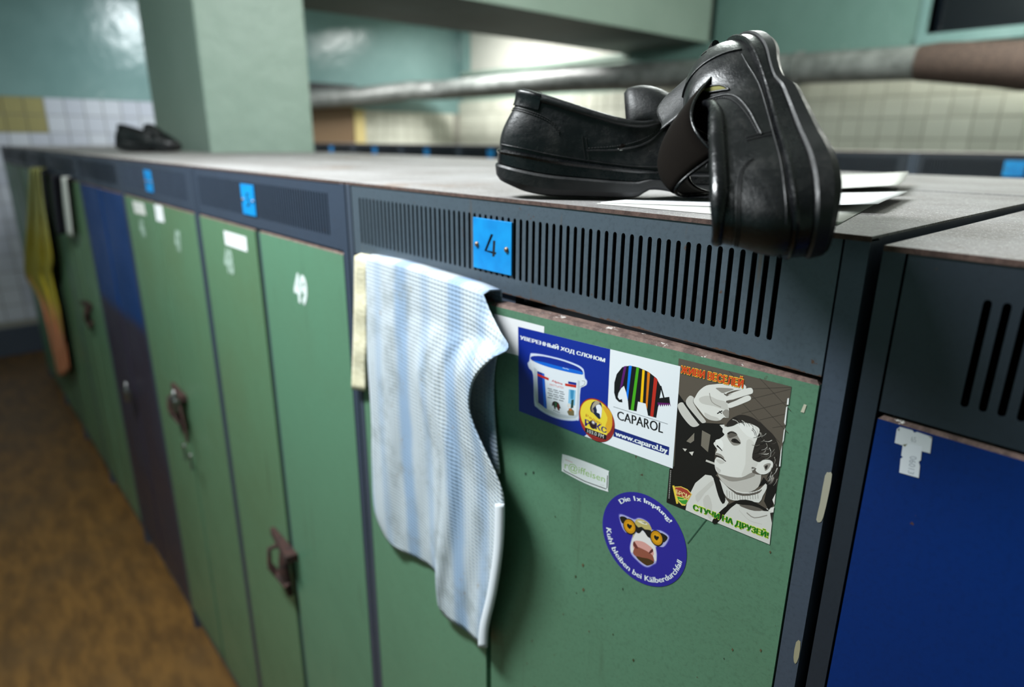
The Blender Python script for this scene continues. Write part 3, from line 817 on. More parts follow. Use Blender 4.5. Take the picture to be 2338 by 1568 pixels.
        for i in range(17):
            a = -1.25+2.5*i/16; tp.append((.268+.016*math.cos(a), .030*math.sin(a), .046+.004*math.cos(a)))
        MB().tube(tp, .0042, M['leather_shiny'], 8).build('toe_rim', root)
        tb = MB(); vs = [(.250, y, .040+.006*(1-(y/.03)**2)) for y in (-.028, -.014, 0, .014, .028)] + [(.280-.5*y*y/.03, y, .043) for y in (-.028, -.014, 0, .014, .028)]
        tb.add(vs, [(i, i+5, i+6, i+1) for i in range(4)], M['lining_yellow']); tb.build('toe_lining', root, label='yellowed lining showing in the torn toe')
    # ---- small tear in the side facing the aisle
    c_s, c_v, rs, rv = (.615, .56, .040, .075) if torn else (.47, .45, .012, .07)
    tb = MB(); n = 16; ps = []
    for k in range(n):
        a = 2*math.pi*k/n; x = math.cos(a); y = math.sin(a)*(1-.75*abs(x)**1.5)
        s_ = c_s+rs*x; v_ = c_v+rv*y+.05*x; ps.append(S(-1, s_, v_)+shoe_normal(S, -1, s_, v_)*.0009)
    tb.add(ps+[sum(ps, Vector())/n+shoe_normal(S, -1, c_s, c_v)*.0004], [(k, (k+1) % n, n) for k in range(n)], M['lining_yellow'] if torn else M['lining'])
    tb.build('tear', root, label='tear showing yellowed lining' if torn else 'small frayed tear')
    tl = MB()
    if torn: tl.tube([p+Vector((0, 0, .0003)) for p in ps]+[ps[0]], .0011, M['leather'], 6)
    else: tl.tube([ps[k] for k in (9, 10, 11, 12, 13)], .0005, M['paper_dull'], 6)
    tl.build('tear_edge', root)
    # ---- insole
    ins = MB(); n_ = ring(.98, -.008); n = len(n_)
    fs = [((k, k+1, (n-k-1) % n, (n-k) % n) if k else (0, 1, n-1)) for k in range(NS-1)]
    ins.add([p+Vector((0, 0, .004)) for p in n_], fs, M['lining']); ins.build('insole', root)
    return root
def frame4(o, x, z, sc=1.0):
    x = Vector(x).normalized(); z = Vector(z); z = (z-x*z.dot(x)).normalized(); y = z.cross(x)
    return Matrix(((x.x*sc, y.x*sc, z.x*sc, o[0]), (x.y*sc, y.y*sc, z.y*sc, o[1]), (x.z*sc, y.z*sc, z.z*sc, o[2]), (0, 0, 0, 1)))
def camvec(r, u, t): return RGT*r + UPV*u - FWD*t
ph = math.radians(41)
L_ORG = Vector((-0.420, 0.012, T+0.0035))
shoe_l = make_shoe(frame4(L_ORG, (math.cos(ph), math.sin(ph), 0), (0, 0, 1)), 'black leather slip-on shoe standing flat on the locker top, tongue up', 'pair of worn black shoes')
shoe_r = make_shoe(frame4(Vector((0.0066, -0.0515, T+0.0075)), (-0.6536, 0.529, 0.5412), (-0.6999, -0.6946, -0.1662), 0.82),
                   'upended black leather shoe on its side, toe torn, heel over the locker edge', 'pair of worn black shoes', True, (-.022, -.012))
# a third shoe far along the row: copies of the left shoe and its parts
fo = onZ((272, 346), T+0.002)
s3 = shoe_l.copy(); COL.objects.link(s3); s3.matrix_world = frame4(fo, (math.cos(ph), math.sin(ph), 0), (0, 0, 1), 1.06)
s3['label'] = 'dark shoe far along the locker row, in front of the pillar'; del s3['group']
for ch in list(shoe_l.children):
    c = ch.copy(); COL.objects.link(c); c.parent = s3

# ------------------------------------------------------------------ papers under the shoes
def sheet(name, q, bend, mat, label, group, nx=10, ny=12, th=0.0004):
    mb = MB(); vs = []
    for i in range(nx+1):
        for j in range(ny+1):
            u, v = i/nx, j/ny; p = bil(q, u, v); vs.append((p[0], p[1], T+bend(u, v)))
    k = len(vs); vs += [(x, y, z-th) for x, y, z in vs]; ix = lambda i, j: i*(ny+1)+j
    fs = []
    for i in range(nx):
        for j in range(ny):
            fs.append((ix(i, j), ix(i+1, j), ix(i+1, j+1), ix(i, j+1))); fs.append((k+ix(i, j), k+ix(i, j+1), k+ix(i+1, j+1), k+ix(i+1, j)))
    for i in range(nx): fs += [(ix(i, 0), k+ix(i, 0), k+ix(i+1, 0), ix(i+1, 0)), (ix(i, ny), ix(i+1, ny), k+ix(i+1, ny), k+ix(i, ny))]
    for j in range(ny): fs += [(ix(0, j), ix(0, j+1), k+ix(0, j+1), k+ix(0, j)), (ix(nx, j), k+ix(nx, j), k+ix(nx, j+1), ix(nx, j+1))]
    mb.add(vs, fs, mat, True); o = mb.build(name, None, org=(q[3][0], q[3][1], T)); return tag(o, label, 'paper', group)
def qz(*px): return [(onZ(p, T+0.004).x, onZ(p, T+0.004).y) for p in px]
sheet('paper_sheet', [(-.30, .40), (-.125, .37), (-.045, .045), (-.285, .030)], lambda u, v: .0008+.0001*math.sin(9*u), M['paper_dull'], 'lowest dull sheet of paper lying flat on the locker top under the shoes', 'papers under the shoes')
sheet('paper_sheet', [(-.29, .36), (-.105, .375), (-.062, .17), (-.285, .036)], lambda u, v: .0018+.016*max(0, u-.45)**1.3+.0004*math.sin(7*v), M['paper'], 'white sheet of paper with a lifted corner pointing right of the shoes', 'papers under the shoes')
sheet('paper_sheet', [(-.36, .62), (-.20, .66), (-.13, .42), (-.26, .40)], lambda u, v: .004+.020*max(0, v-.55)**1.2+.014*max(0, u-.3), M['paper_dull'], 'thin sheet of paper standing up a little behind the upended shoe', 'papers under the shoes')

# ------------------------------------------------------------------ cloth draped over the doors
def polyline(pts, n):
    ps = smooth_poly(pts, 12, False); L = [0]
    for a, b in zip(ps, ps[1:]): L.append(L[-1]+math.hypot(b[0]-a[0], b[1]-a[1]))
    out = []; j = 0
    for i in range(n+1):
        t = L[-1]*i/n
        while j < len(L)-2 and L[j+1] < t: j += 1
        k = (t-L[j])/((L[j+1]-L[j]) or 1); out.append((ps[j][0]+(ps[j+1][0]-ps[j][0])*k, ps[j][1]+(ps[j+1][1]-ps[j][1])*k))
    return out
def coons(top, right, bottom, left, nu, nv):
    tp, bt, lf, rt = polyline(top, nu), polyline(bottom, nu), polyline(left, nv), polyline(right, nv)
    g = []
    for j in range(nv+1):
        v = j/nv; row = []
        for i in range(nu+1):
            u = i/nu
            row.append(tuple((1-v)*tp[i][c]+v*bt[i][c]+(1-u)*lf[j][c]+u*rt[j][c]-((1-u)*(1-v)*tp[0][c]+u*(1-v)*tp[nu][c]+(1-u)*v*bt[0][c]+u*v*bt[nu][c]) for c in (0, 1)))
        g.append(row)
    return g
def cloth(name, grid, depth, mat, parent=None, org=None, over=None, th=0.0016, label=None, cols=None):
    """grid of pixels, depth(u, v) = y of the cloth there; over: extra rows folded back over the door top"""
    nv = len(grid)-1; nu = len(grid[0])-1; rows = []
    for j in range(nv+1): rows.append([onY(grid[j][i], depth(i/nu, j/nv)) for i in range(nu+1)])
    uv = [[(i/nu, j/nv) for i in range(nu+1)] for j in range(nv+1)]
    if over:
        for k, (dy, dz) in enumerate(over):
            rows.insert(0, [p+Vector((0, dy, dz)) for p in rows[k] ]) if False else None
        base = rows[0]; ext = [[p+Vector((0, dy, dz)) for p in base] for dy, dz in over]
        rows = ext[::-1]+rows; uv = [[(i/nu, -0.02*(k+1)) for i in range(nu+1)] for k in range(len(over))][::-1]+uv
    R, Cn = len(rows), nu+1
    org = Vector(org) if org is not None else (ORG[parent.name] if parent else Vector())
    vs = [p-org for r in rows for p in r]; fs = [(j*Cn+i, (j+1)*Cn+i, (j+1)*Cn+i+1, j*Cn+i+1) for j in range(R-1) for i in range(nu)]
    me = bpy.data.meshes.new(name); me.from_pydata([tuple(v) for v in vs], [], fs); me.materials.append(mat)
    me.polygons.foreach_set('use_smooth', [True]*len(fs))
    ul = me.uv_layers.new(name='weave'); flat_uv = [c for r in uv for c in r]
    for lp in me.loops: ul.data[lp.index].uv = flat_uv[lp.vertex_index]
    o = bpy.data.objects.new(name, me); COL.objects.link(o); ORG[o.name] = org
    md = o.modifiers.new('thickness', 'SOLIDIFY'); md.thickness = th; md.offset = 0
    if parent: o.parent = parent
    else: o.location = org
    if label: o['label'] = label
    return o
def mk_towel():
    m = NT('blue_striped_waffle_towel'); p = m.pos(False); s = m.sep(p)
    u = m.math('DIVIDE', m.math('ADD', s[0], 0.745), 0.35); v = m.math('DIVIDE', m.math('SUBTRACT', T, s[2]), 0.52)
    wob = m.math('MULTIPLY', m.math('SUBTRACT', m.noise(p, 14, 3), 0.5), 0.04); uu = m.math('ADD', u, wob)
    st = m.math('SINE', m.math('MULTIPLY', uu, 2*math.pi*5.0)); st2 = m.math('SINE', m.math('ADD', m.math('MULTIPLY', uu, 2*math.pi*2.3), 1.0))
    c = m.mix(m.ramp(m.math('ADD', st, m.math('MULTIPLY', st2, 0.6)), -0.6, 1.4), lin((186, 194, 200)), lin((142, 165, 192)))
    ru = m.math('SINE', m.math('MULTIPLY', u, 2*math.pi*42)); rv = m.math('SINE', m.math('MULTIPLY', v, 2*math.pi*92))
    hole = m.ramp(m.math('MINIMUM', m.math('MULTIPLY', rv, -1.0), m.math('MULTIPLY', ru, 1.0)), 0.05, 0.75)
    c = m.mix(m.math('MULTIPLY', hole, 0.42), c, lin((110, 136, 172)))
    d = m.noise(p, 16, 5, 0.7); c = m.mix(m.ramp(d, 0.48, 0.74, 0, 0.6), c, lin((126, 134, 136)))
    c = m.mix(m.ramp(m.noise(p, 62, 4, 0.7), 0.66, 0.72, 0, 0.8), c, lin((146, 112, 52)))
    m.col(c); m.rough(0.95)
    m.bump(m.math('ADD', m.math('MULTIPLY', rv, 0.5), m.math('MULTIPLY', ru, 0.4)), 0.4, 0.0012); return m.m
M['towel'] = mk_towel(); M['hem'] = simple('white_hem', (204, 209, 215), 0.9)
def mk_cream():
    m = NT('cream_cloth'); p = m.pos(False); st = m.n('ShaderNodeMapping'); st.inputs['Scale'].default_value = (60, 60, 190); st.inputs['Rotation'].default_value = (0, 0.5, 0); m.l(p, st.inputs[0])
    n = m.noise(st.outputs[0], 1.0, 3); m.col(m.mix(m.ramp(n, 0.3, 0.7), lin((214, 208, 182)), lin((196, 188, 158)))); m.rough(0.9); m.bump(n, 0.5, 0.002); return m.m
M['cream'] = mk_cream()
HX = -W+0.0185
def door_y(px):   # front surface of the left near door
    t = math.tan(A1); v = ray(px); # y = -(x-HX)*tan
    k = (-(CAM.x-HX)*t - CAM.y)/(v.y + v.x*t); return (CAM+v*k).y
TW_TOP = [(836, 588), (900, 602), (980, 627), (1060, 653), (1104, 672)]
TW_R = [(1104, 672), (1120, 712), (1142, 755), (1162, 795), (1122, 820), (1085, 862), (1072, 915), (1080, 965), (1108, 1030), (1140, 1100), (1151, 1150), (1148, 1250), (1134, 1350), (1116, 1430), (1112, 1478)]
TW_B = [(880, 1226), (905, 1252), (950, 1272), (990, 1298), (1002, 1330), (1000, 1378), (1022, 1412), (1060, 1436), (1086, 1460), (1112, 1478)]
TW_L = [(836, 588), (838, 700), (840, 820), (848, 950), (850, 1060), (856, 1165), (880, 1226)]
grid = coons(TW_TOP, TW_R, TW_B, TW_L, 60, 84)
def tdepth(u, v):
    x = onY(TW_TOP[0], 0).x*(1-u) + -0.40*u
    y = -(x-HX)*math.tan(A1) - 0.007
    fold = 0.0030*math.sin(u*13+v*1.2)*min(1, v*2.5) + 0.0014*math.sin(u*37+v*5)*min(1, v*2)
    tip = 0.034*math.exp(-((v-.20)/.10)**2)*sstep(.72, 1.0, u)
    curl = -0.006*math.exp(-((v-.42)/.12)**2)*sstep(.7, 1.0, u)
    belly = 0.010*math.sin(math.pi*min(1, v))*(.4+.6*u)
    return y - (fold + 0.0066) - tip - belly - curl*0
tw = cloth('towel', grid, tdepth, M['towel'], None, onY((840, 588), -0.01), over=[(0.010, 0.003), (0.026, 0.001), (0.030, -0.03), (0.030, -0.12)])
tag(tw, 'pale blue striped waffle towel hanging over the left green door, beside the stickers', 'towel')
def strip(parent, name, pts, wd, dfun, mat, inner=-1):
    """hem band along a pixel polyline"""
    ps = polyline(pts, 40); L, R = [], []
    for i, p in enumerate(ps):
        a, b = ps[max(0, i-1)], ps[min(40, i+1)]; q = math.hypot(b[0]-a[0], b[1]-a[1]) or 1; nx, ny = -(b[1]-a[1])/q, (b[0]-a[0])/q
        L.append(p); R.append((p[0]+nx*wd*-inner, p[1]+ny*wd*-inner))
    g = [[L[i], ((L[i][0]+R[i][0])/2, (L[i][1]+R[i][1])/2), R[i]] for i in range(41)]
    return cloth(name, g, dfun, mat, parent)
strip(tw, 'hem', TW_R[10:], 20, lambda u, v: tdepth(1.0, .62+.38*v)-0.0025, M['hem'], -1)
# back layer of the towel seen under the turned-out edge
bg = coons([(1060, 742), (1110, 748), (1140, 790)], [(1140, 790), (1128, 860), (1130, 960), (1142, 1080)], [(1060, 1080), (1100, 1090), (1142, 1080)], [(1060, 742), (1050, 860), (1052, 980), (1060, 1080)], 10, 20)
def bdepth(u, v): return -(-0.40-HX)*math.tan(A1)-0.003-0.002*math.sin(u*5+v*4)
cloth('back_layer', bg, bdepth, M['towel'], tw)
cs = coons([(810, 585), (838, 590)], [(838, 590), (838, 740), (834, 893)], [(803, 888), (834, 893)], [(810, 585), (808, 740), (803, 888)], 6, 24)
cst = cloth('cloth_strip', cs, lambda u, v: -0.010-0.0015*math.sin(v*20), M['cream'], None, onY((812, 586), -0.008), over=[(0.012, 0.003), (0.03, 0.001), (0.03, -0.06)])
tag(cst, 'cream cloth strip hanging at the left edge of the blue striped towel', 'cloth')
# cloths hung on lockers far along the row
def mk_yellow():
    m = NT('yellow_orange_cloth'); p = m.pos(False); z = m.sep(p)[2]; n = m.noise(p, 6, 4)
    zz = m.math('ADD', z, m.math('MULTIPLY', n, 0.25))
    c = m.mix(m.ramp(zz, T-0.95, T-0.70), lin((196, 130, 92)), lin((168, 150, 36)))
    c = m.mix(m.ramp(zz, T-0.45, T-0.10), c, lin((160, 158, 96))); m.col(c); m.rough(0.9); m.bump(n, .6, .01); return m.m
M['yellow'] = mk_yellow()
yg = coons([(68, 384), (90, 386)], [(90, 386), (100, 470), (120, 590), (118, 625), (140, 720), (158, 842)], [(130, 856), (145, 858), (158, 842)], [(68, 384), (62, 500), (56, 620), (78, 660), (96, 700), (118, 790), (130, 856)], 14, 40)
yc = cloth('hanging_cloth', yg, lambda u, v: -0.035-0.02*abs(math.sin(u*7+v*3)), M['yellow'], None, onY((80, 386), -0.03), over=[(0.028, 0.004)], th=.004)
tag(yc, 'yellow and orange cloth hanging on a far locker by the left edge', 'cloth')
dgc = coons([(116, 402), (137, 404)], [(137, 404), (142, 470), (150, 532)], [(132, 536), (150, 532)], [(116, 402), (124, 470), (132, 536)], 8, 16)
M['navy'] = simple('dark_navy_cloth', (16, 16, 30), 0.9)
dc = cloth('hanging_coat', dgc, lambda u, v: -0.04-0.015*math.sin(u*6), M['navy'], None, onY((126, 402), -0.03), over=[(0.030, 0.004)], th=.006)
tag(dc, 'dark navy garment hanging on a far green locker beside a pale strip', 'coat')
pgc = coons([(138, 404), (150, 406)], [(150, 406), (158, 470), (166, 540)], [(154, 538), (166, 540)], [(138, 404), (146, 470), (154, 538)], 4, 12)
pc = cloth('cloth_strip', pgc, lambda u, v: -0.03, M['paper_dull'], None, onY((144, 404), -0.03), over=[(0.02, 0.003)], th=.003)
tag(pc, 'pale grey cloth strip hanging right of the dark navy garment', 'cloth')

# ------------------------------------------------------------------ stickers and labels on the doors
DN = Vector((math.sin(A1), -math.cos(A1), 0)); DP = Vector((-0.0215, 0, T-0.3))
def sticker(name, label, cat_, centre):
    return thing(name, onPlane(centre, DP, DN), label, cat_)
WHT, BLK = (232, 236, 240), (14, 12, 16)
# blank white paper partly under the towel and the wide sticker
ra = sticker('paper_label', 'blank white paper label between towel and wide paint sticker', 'label', (1190, 765))
k = Ink(DP, DN); k.poly([(1128, 716), (1243, 745), (1241, 800), (1186, 812), (1148, 802)], M['paper'], -4); k.build('label_sheet', ra)

# wide paint advertisement
st = sticker('sticker', 'wide blue and white paint advertisement sticker with bucket and striped elephant', 'sticker', (1360, 900))
k = Ink(DP, DN, (1170, 730, 3.92))
k.poly([(52, 60), (1505, 415), (1435, 1330), (645, 1040), (60, 815)], (236, 239, 244), 0); k.build('sticker_sheet', st)
k.poly([(52, 60), (877, 262), (845, 1010), (700, 1000), (645, 1040), (60, 815)], (10, 42, 150), 1)
k.poly([(915, 970), (1406, 1138), (1400, 1212), (905, 1042)], (20, 38, 120), 1); k.build('blue_panel', st)
k.text('УВЕРЕННЫЙ ХОД СЛОНОМ', [(74, 130), (832, 335), (825, 386), (70, 180)], WHT, 3, .05); k.build('slogan', st)
k.text('CAPAROL', [(940, 812), (1352, 925), (1346, 1014), (942, 890)], BLK, 3, .03); k.build('brand_lettering', st)
k.text('www.caparol.by', [(926, 992), (1390, 1146), (1384, 1212), (920, 1048)], WHT, 3, .05); k.build('web_address', st)
k.stroke([(905, 776), (1392, 932)], 4, (110, 116, 124), 2); k.build('rule', st)
# elephant emblem
EL = [(912, 650), (914, 560), (935, 485), (985, 422), (1055, 408), (1130, 425), (1220, 465), (1290, 520), (1332, 600), (1330, 640), (1318, 700), (1288, 876), (1215, 855), (1203, 790), (1194, 748), (1125, 730), (1112, 818), (1042, 802), (1036, 730), (1020, 650), (1000, 590), (975, 610), (950, 655), (944, 690), (960, 714), (982, 708), (986, 738), (955, 734), (926, 705)]
k.stroke([(1328, 590), (1356, 695)], 12, BLK, 3); k.poly([(1314, 700), (1405, 688), (1412, 746), (1306, 746)], BLK, 4)
k.poly(EL, BLK, 3)
for q, c in (([(1000, 415), (1024, 411), (988, 585), (962, 622)], (92, 18, 110)), ([(1044, 409), (1070, 411), (1034, 722), (1022, 660)], (0, 120, 240)),
             ([(1112, 422), (1136, 428), (1086, 812), (1060, 806)], (70, 170, 20)), ([(1165, 443), (1186, 452), (1168, 741), (1145, 735)], (250, 196, 0)),
             ([(1210, 462), (1234, 476), (1208, 800), (1195, 752)], (222, 120, 10)), ([(1270, 508), (1300, 532), (1262, 868), (1235, 861)], (190, 40, 24))):
    k.poly(q, c, 4)
k.poly([(1300, 738), (1412, 745), (1419, 775), (1404, 752), (1398, 773), (1388, 752), (1380, 773), (1370, 752), (1362, 774), (1352, 752), (1344, 776), (1334, 752), (1326, 777), (1316, 752), (1306, 775)], (96, 10, 96), 5)
k.build('elephant_emblem', st)
# printed paint bucket
k.crop = (1190, 790, 8.253)
def bucket(dx, c, lay, sc): k.poly([((p[0]-680)*sc+680, (p[1]-780)*sc+780) for p in BK], c, lay, 0)
BK = smooth_poly([(185, 170), (215, 145), (420, 170), (760, 250), (1040, 350), (1150, 420), (1180, 480), (1195, 600), (1235, 660), (1215, 740), (1115, 800), (1085, 1340), (1040, 1385), (900, 1392), (700, 1360), (480, 1270), (310, 1150), (255, 1050), (235, 540), (160, 420), (135, 330), (165, 290)], 4)
bucket(0, (200, 212, 244), 2, 1.02); bucket(0, (226, 231, 238), 3, .985)
k.poly([(205, 190), (420, 190), (760, 270), (1020, 365), (1145, 445), (1165, 530), (1060, 520), (800, 465), (450, 370), (205, 265)], (10, 42, 150), 4, 3)
k.poly([(225, 275), (420, 300), (700, 375), (1000, 440), (1155, 490), (1160, 535), (1060, 522), (800, 467), (450, 372)], (12, 104, 216), 5, 3)
k.poly([(245, 400), (300, 440), (325, 1060), (470, 1175), (700, 1270), (900, 1310), (1040, 1290), (1070, 640), (1110, 660), (1085, 1310), (1020, 1360), (880, 1362), (690, 1330), (470, 1240), (310, 1110), (270, 1020)], (196, 204, 212), 4)
k.poly([(305, 465), (440, 520), (470, 1175), (325, 1070)], (8, 40, 140), 4); k.poly([(400, 505), (440, 520), (490, 1182), (430, 1150)], (20, 96, 206), 5)
k.poly([(305, 512), (525, 600), (522, 645), (308, 555)], (200, 40, 20), 6); k.poly([(890, 660), (1045, 690), (1045, 735), (890, 705)], (8, 40, 140), 5)
k.poly([(830, 700), (1042, 735), (1040, 782), (832, 745)], (200, 40, 20), 6)
k.poly([(900, 810), (1030, 830), (1015, 1120), (890, 1080)], (130, 190, 226), 5); k.poly([(930, 820), (1000, 830), (985, 1000), (935, 990)], (60, 140, 186), 6)
k.poly([(870, 1230), (940, 1160), (1000, 1220), (1000, 1310), (900, 1300)], (120, 106, 70), 6); k.poly([(870, 1090), (920, 1070), (925, 1140), (875, 1150)], (224, 220, 214), 6)
k.poly([(950, 1010), (995, 1005), (985, 1160), (935, 1170)], (34, 66, 60), 7); k.poly([(905, 1165), (960, 1180), (950, 1225), (900, 1210)], (186, 110, 50), 8)
k.text('Alpina', [(582, 628), (785, 690), (780, 742), (578, 676)], (200, 30, 20), 6, .03); k.text('MATTLATEX', [(542, 700), (808, 768), (806, 806), (540, 738)], (222, 120, 110), 6)
for j in range(5):
    y = 792+j*42
    for q in range(3): k.stroke([(500+20*(j % 2)+q*108, y+q*27), (585+20*(j % 2)+q*108, y+21+q*27)], 14, (96, 104, 112), 6)
k.poly([(585, 1130), (590, 1060), (640, 1035), (710, 1070), (740, 1150), (758, 1165), (728, 1172), (722, 1215), (700, 1205), (680, 1160), (655, 1150), (650, 1190), (630, 1180), (610, 1110), (595, 1125)], (40, 30, 30), 6, 2)
k.poly([(640, 1050), (680, 1070), (660, 1150), (640, 1145)], (40, 96, 60), 7); k.poly([(690, 1080), (715, 1100), (710, 1200), (695, 1180)], (130, 40, 30), 7)
for q in range(4): k.stroke([(612+q*32, 1205+q*13), (636+q*32, 1215+q*13)], 12, (70, 90, 96), 6)
k.stroke([(150, 300), (205, 300), (215, 380), (238, 520)], 16, (236, 240, 246), 5, 3); k.poly([(200, 395), (238, 410), (232, 465), (205, 455)], (224, 230, 240), 6)
k.stroke([(1145, 630), (1215, 640), (1222, 700), (1195, 745), (1105, 780)], 12, (238, 240, 244), 5, 3); k.stroke([(1150, 650), (1200, 660), (1200, 705), (1180, 735), (1105, 768)], 5, (90, 96, 100), 6, 3)
k.stroke([(900, 380), (800, 395)], 0.1, (230, 236, 250), 6); k.text('~~', [(785, 398), (905, 428), (903, 446), (783, 416)], (206, 222, 246), 7); k.build('bucket_picture', st)

# round radio sticker
rs_ = sticker('sticker', 'small round yellow and red radio station sticker overlapping the paint advertisement', 'sticker', (1363, 958))
k = Ink(DP, DN, (1290, 890, 12.06))
E = (882, 826, 494, 607, .28)
k.poly(ell(*E), (60, 16, 30), 10); k.poly(ell(*E, 0.985), (176, 50, 42), 11); k.build('sticker_sheet', rs_)
k.poly([(1010, 1330), (1376, 930), (1350, 1120), (1230, 1330), (1080, 1420), (980, 1430), (800, 1340), (640, 1220), (900, 1320)], (140, 38, 36), 12)
yl = [p for p in ell(870, 760, 440, 500, .28)]; 
k.poly([p for p in yl if p[1]-1020 < (p[0]-560)*.40], (238, 212, 60), 13)
k.poly([(1040, 460), (1180, 500), (1290, 640), (1310, 820), (1290, 1040), (1190, 1190), (1120, 1000), (1180, 760)], (226, 168, 40), 14, 3)
k.poly([(560, 1030), (1150, 1245), (1140, 1370), (1000, 1330), (760, 1240), (560, 1150)], (24, 22, 26), 14); k.stroke([(556, 1010), (1165, 1232)], 20, (244, 232, 90), 15); k.build('yellow_field', rs_)
k.poly([(720, 430), (760, 340), (850, 300), (960, 320), (1015, 400), (1025, 520), (1010, 700), (960, 800), (860, 720), (790, 640), (720, 590), (700, 500)], (18, 32, 62), 15, 3)
k.poly([(770, 400), (850, 305), (950, 320), (960, 370), (870, 410), (800, 480), (740, 530)], (176, 164, 140), 16, 3)
k.poly([(870, 420), (950, 395), (1000, 440), (1025, 520), (1010, 700), (985, 770), (965, 660), (910, 630), (880, 610), (890, 560), (865, 480)], (236, 238, 244), 17, 2)
k.poly([(735, 520), (790, 530), (810, 620), (760, 600)], (150, 130, 112), 16, 2); k.build('head_emblem', rs_)
k.text('Радио', [(585, 650), (1025, 900), (1010, 975), (575, 735)], (196, 96, 26), 16, .0); k.build('script_lettering', rs_)
k.text('Р', [(562, 795), (690, 845), (690, 1000), (565, 985)], (38, 10, 110), 16, .05); k.text('К', [(850, 890), (1000, 950), (985, 1120), (850, 1075)], (38, 10, 110), 16, .05); k.text('С', [(1010, 985), (1150, 1035), (1150, 1185), (1015, 1150)], (38, 10, 110), 16, .05)
k.poly(ell(772, 950, 92, 118, .28), (44, 24, 30), 17); k.poly(ell(790, 890, 50, 55, .28), (150, 140, 140), 18); k.poly(ell(785, 890, 24, 30, .28), (236, 236, 238), 19); k.build('name_lettering', rs_)
k.text('103.0 FM', [(628, 1075), (1078, 1232), (1066, 1335), (622, 1165)], (226, 226, 220), 17, .0); k.build('frequency_lettering', rs_)

# small sign-shaped sticker
sg = sticker('sticker', 'small white sign-shaped sticker with pale green lettering below the paint advertisement', 'sticker', (1336, 1075))
k = Ink(DP, DN, (1170, 730, 3.92))
SG = smooth_poly([(446, 1220), (466, 1204), (640, 1262), (850, 1345), (862, 1368), (857, 1518), (842, 1533), (650, 1462), (462, 1362), (443, 1338)], 3)
k.poly(SG, (240, 243, 244), 0); k.build('sticker_sheet', sg)
k.stroke([(458, 1338), (470, 1352), (650, 1444), (838, 1512), (848, 1500), (853, 1392)], 7, (20, 26, 24), 1); k.stroke([(452, 1240), (456, 1330)], 2, (150, 160, 160), 1); k.build('sign_shadow', sg)
k.text('r@iffeisen', [(470, 1262), (832, 1395), (828, 1470), (468, 1345)], (164, 204, 122), 2, .002); k.build('lettering', sg)
k.stroke([(472, 1248), (540, 1276)], 6, (222, 190, 186), 2); k.text('.com', [(785, 1466), (822, 1478), (822, 1490), (785, 1478)], (210, 214, 208), 2); k.build('fine_print', sg)['kind'] = 'stuff'

# oval cow sticker
cw = sticker('sticker', 'blue oval sticker with a cow in round yellow glasses, below the other stickers', 'sticker', (1472, 1230))
k = Ink(DP, DN, (1360, 1110, 6.535)); E = (733, 788, 628, 707, .322)
k.poly(ell(*E, 1.0, 72), (44, 38, 148), 0); k.build('sticker_sheet', cw)
def ept(a, rho): return (733+rho*628*math.cos(a), 788+rho*707*math.sin(a+math.asin(.322)))
def arc_text(s_, a0, a1, rb, rt):
    k.text(s_, None, WHT, 3, .04, lambda u, v: ept(math.radians(a0+(a1-a0)*u), rb+(rt-rb)*v))
arc_text('Die 1x Impfung!', -133, -44, .78, .915); k.build('upper_lettering', cw); arc_text('Kuhl bleiben bei Kälberdurchfall', 177, 13, .915, .795); k.build('lower_lettering', cw)
HEAD = [(365, 440), (440, 440), (580, 500), (640, 480), (720, 500), (800, 560), (840, 650), (960, 660), (1080, 740), (1060, 830), (1000, 900), (900, 890), (910, 1000), (900, 1120), (860, 1150), (780, 1190), (700, 1160), (610, 1080), (540, 1000), (520, 900), (545, 780), (560, 720), (460, 690), (400, 590)]
for q, c in ((1.07, (70, 66, 168)), (1.045, (116, 112, 196)), (1.02, (180, 178, 226))): k.poly([((p[0]-710)*q+710, (p[1]-800)*q+800) for p in HEAD], c, 2+int((1.07-q)*40), 3)
k.poly([(590, 520), (650, 485), (730, 505), (800, 560), (840, 650), (760, 650), (640, 620), (560, 770), (565, 700)], (196, 178, 110), 6, 3)
k.poly([(620, 510), (720, 520), (780, 570), (700, 560)], (230, 222, 200), 7, 2); k.poly([(680, 520), (760, 545), (740, 555)], (120, 100, 50), 8)
k.poly([(600, 700), (690, 650), (760, 720), (830, 800), (890, 900), (905, 1010), (900, 1120), (800, 1000), (640, 940), (540, 990), (525, 900), (550, 790)], (232, 226, 224), 6, 3)
k.poly([(580, 815), (700, 820), (800, 880), (850, 930), (870, 1010), (820, 1060), (700, 1000), (600, 960), (560, 900)], (222, 160, 152), 7, 3)
k.poly([(600, 900), (700, 930), (800, 985), (860, 1040), (870, 1130), (780, 1175), (700, 1140), (620, 1060), (560, 990)], (150, 84, 66), 8, 3)
k.poly([(610, 1040), (700, 1060), (800, 1080), (875, 1135), (780, 1180), (720, 1150), (640, 1090)], (74, 50, 22), 9, 3)
k.poly([(575, 815), (600, 850), (640, 920), (600, 920), (560, 870)], (110, 50, 46), 9, 2); k.poly([(850, 925), (860, 970), (810, 1000), (800, 980)], (96, 44, 44), 9, 2); k.build('cow_head', cw)
k.poly([(362, 455), (430, 448), (480, 490), (420, 540), (395, 545)], (30, 26, 18), 10, 2); k.poly([(960, 690), (1040, 720), (1078, 760), (1050, 810), (1000, 830)], (30, 26, 18), 10, 2)
k.poly([(590, 560), (640, 610), (690, 600), (740, 640), (830, 655), (830, 760), (780, 750), (740, 690), (700, 650), (660, 695), (610, 680)], (24, 22, 24), 11, 2)
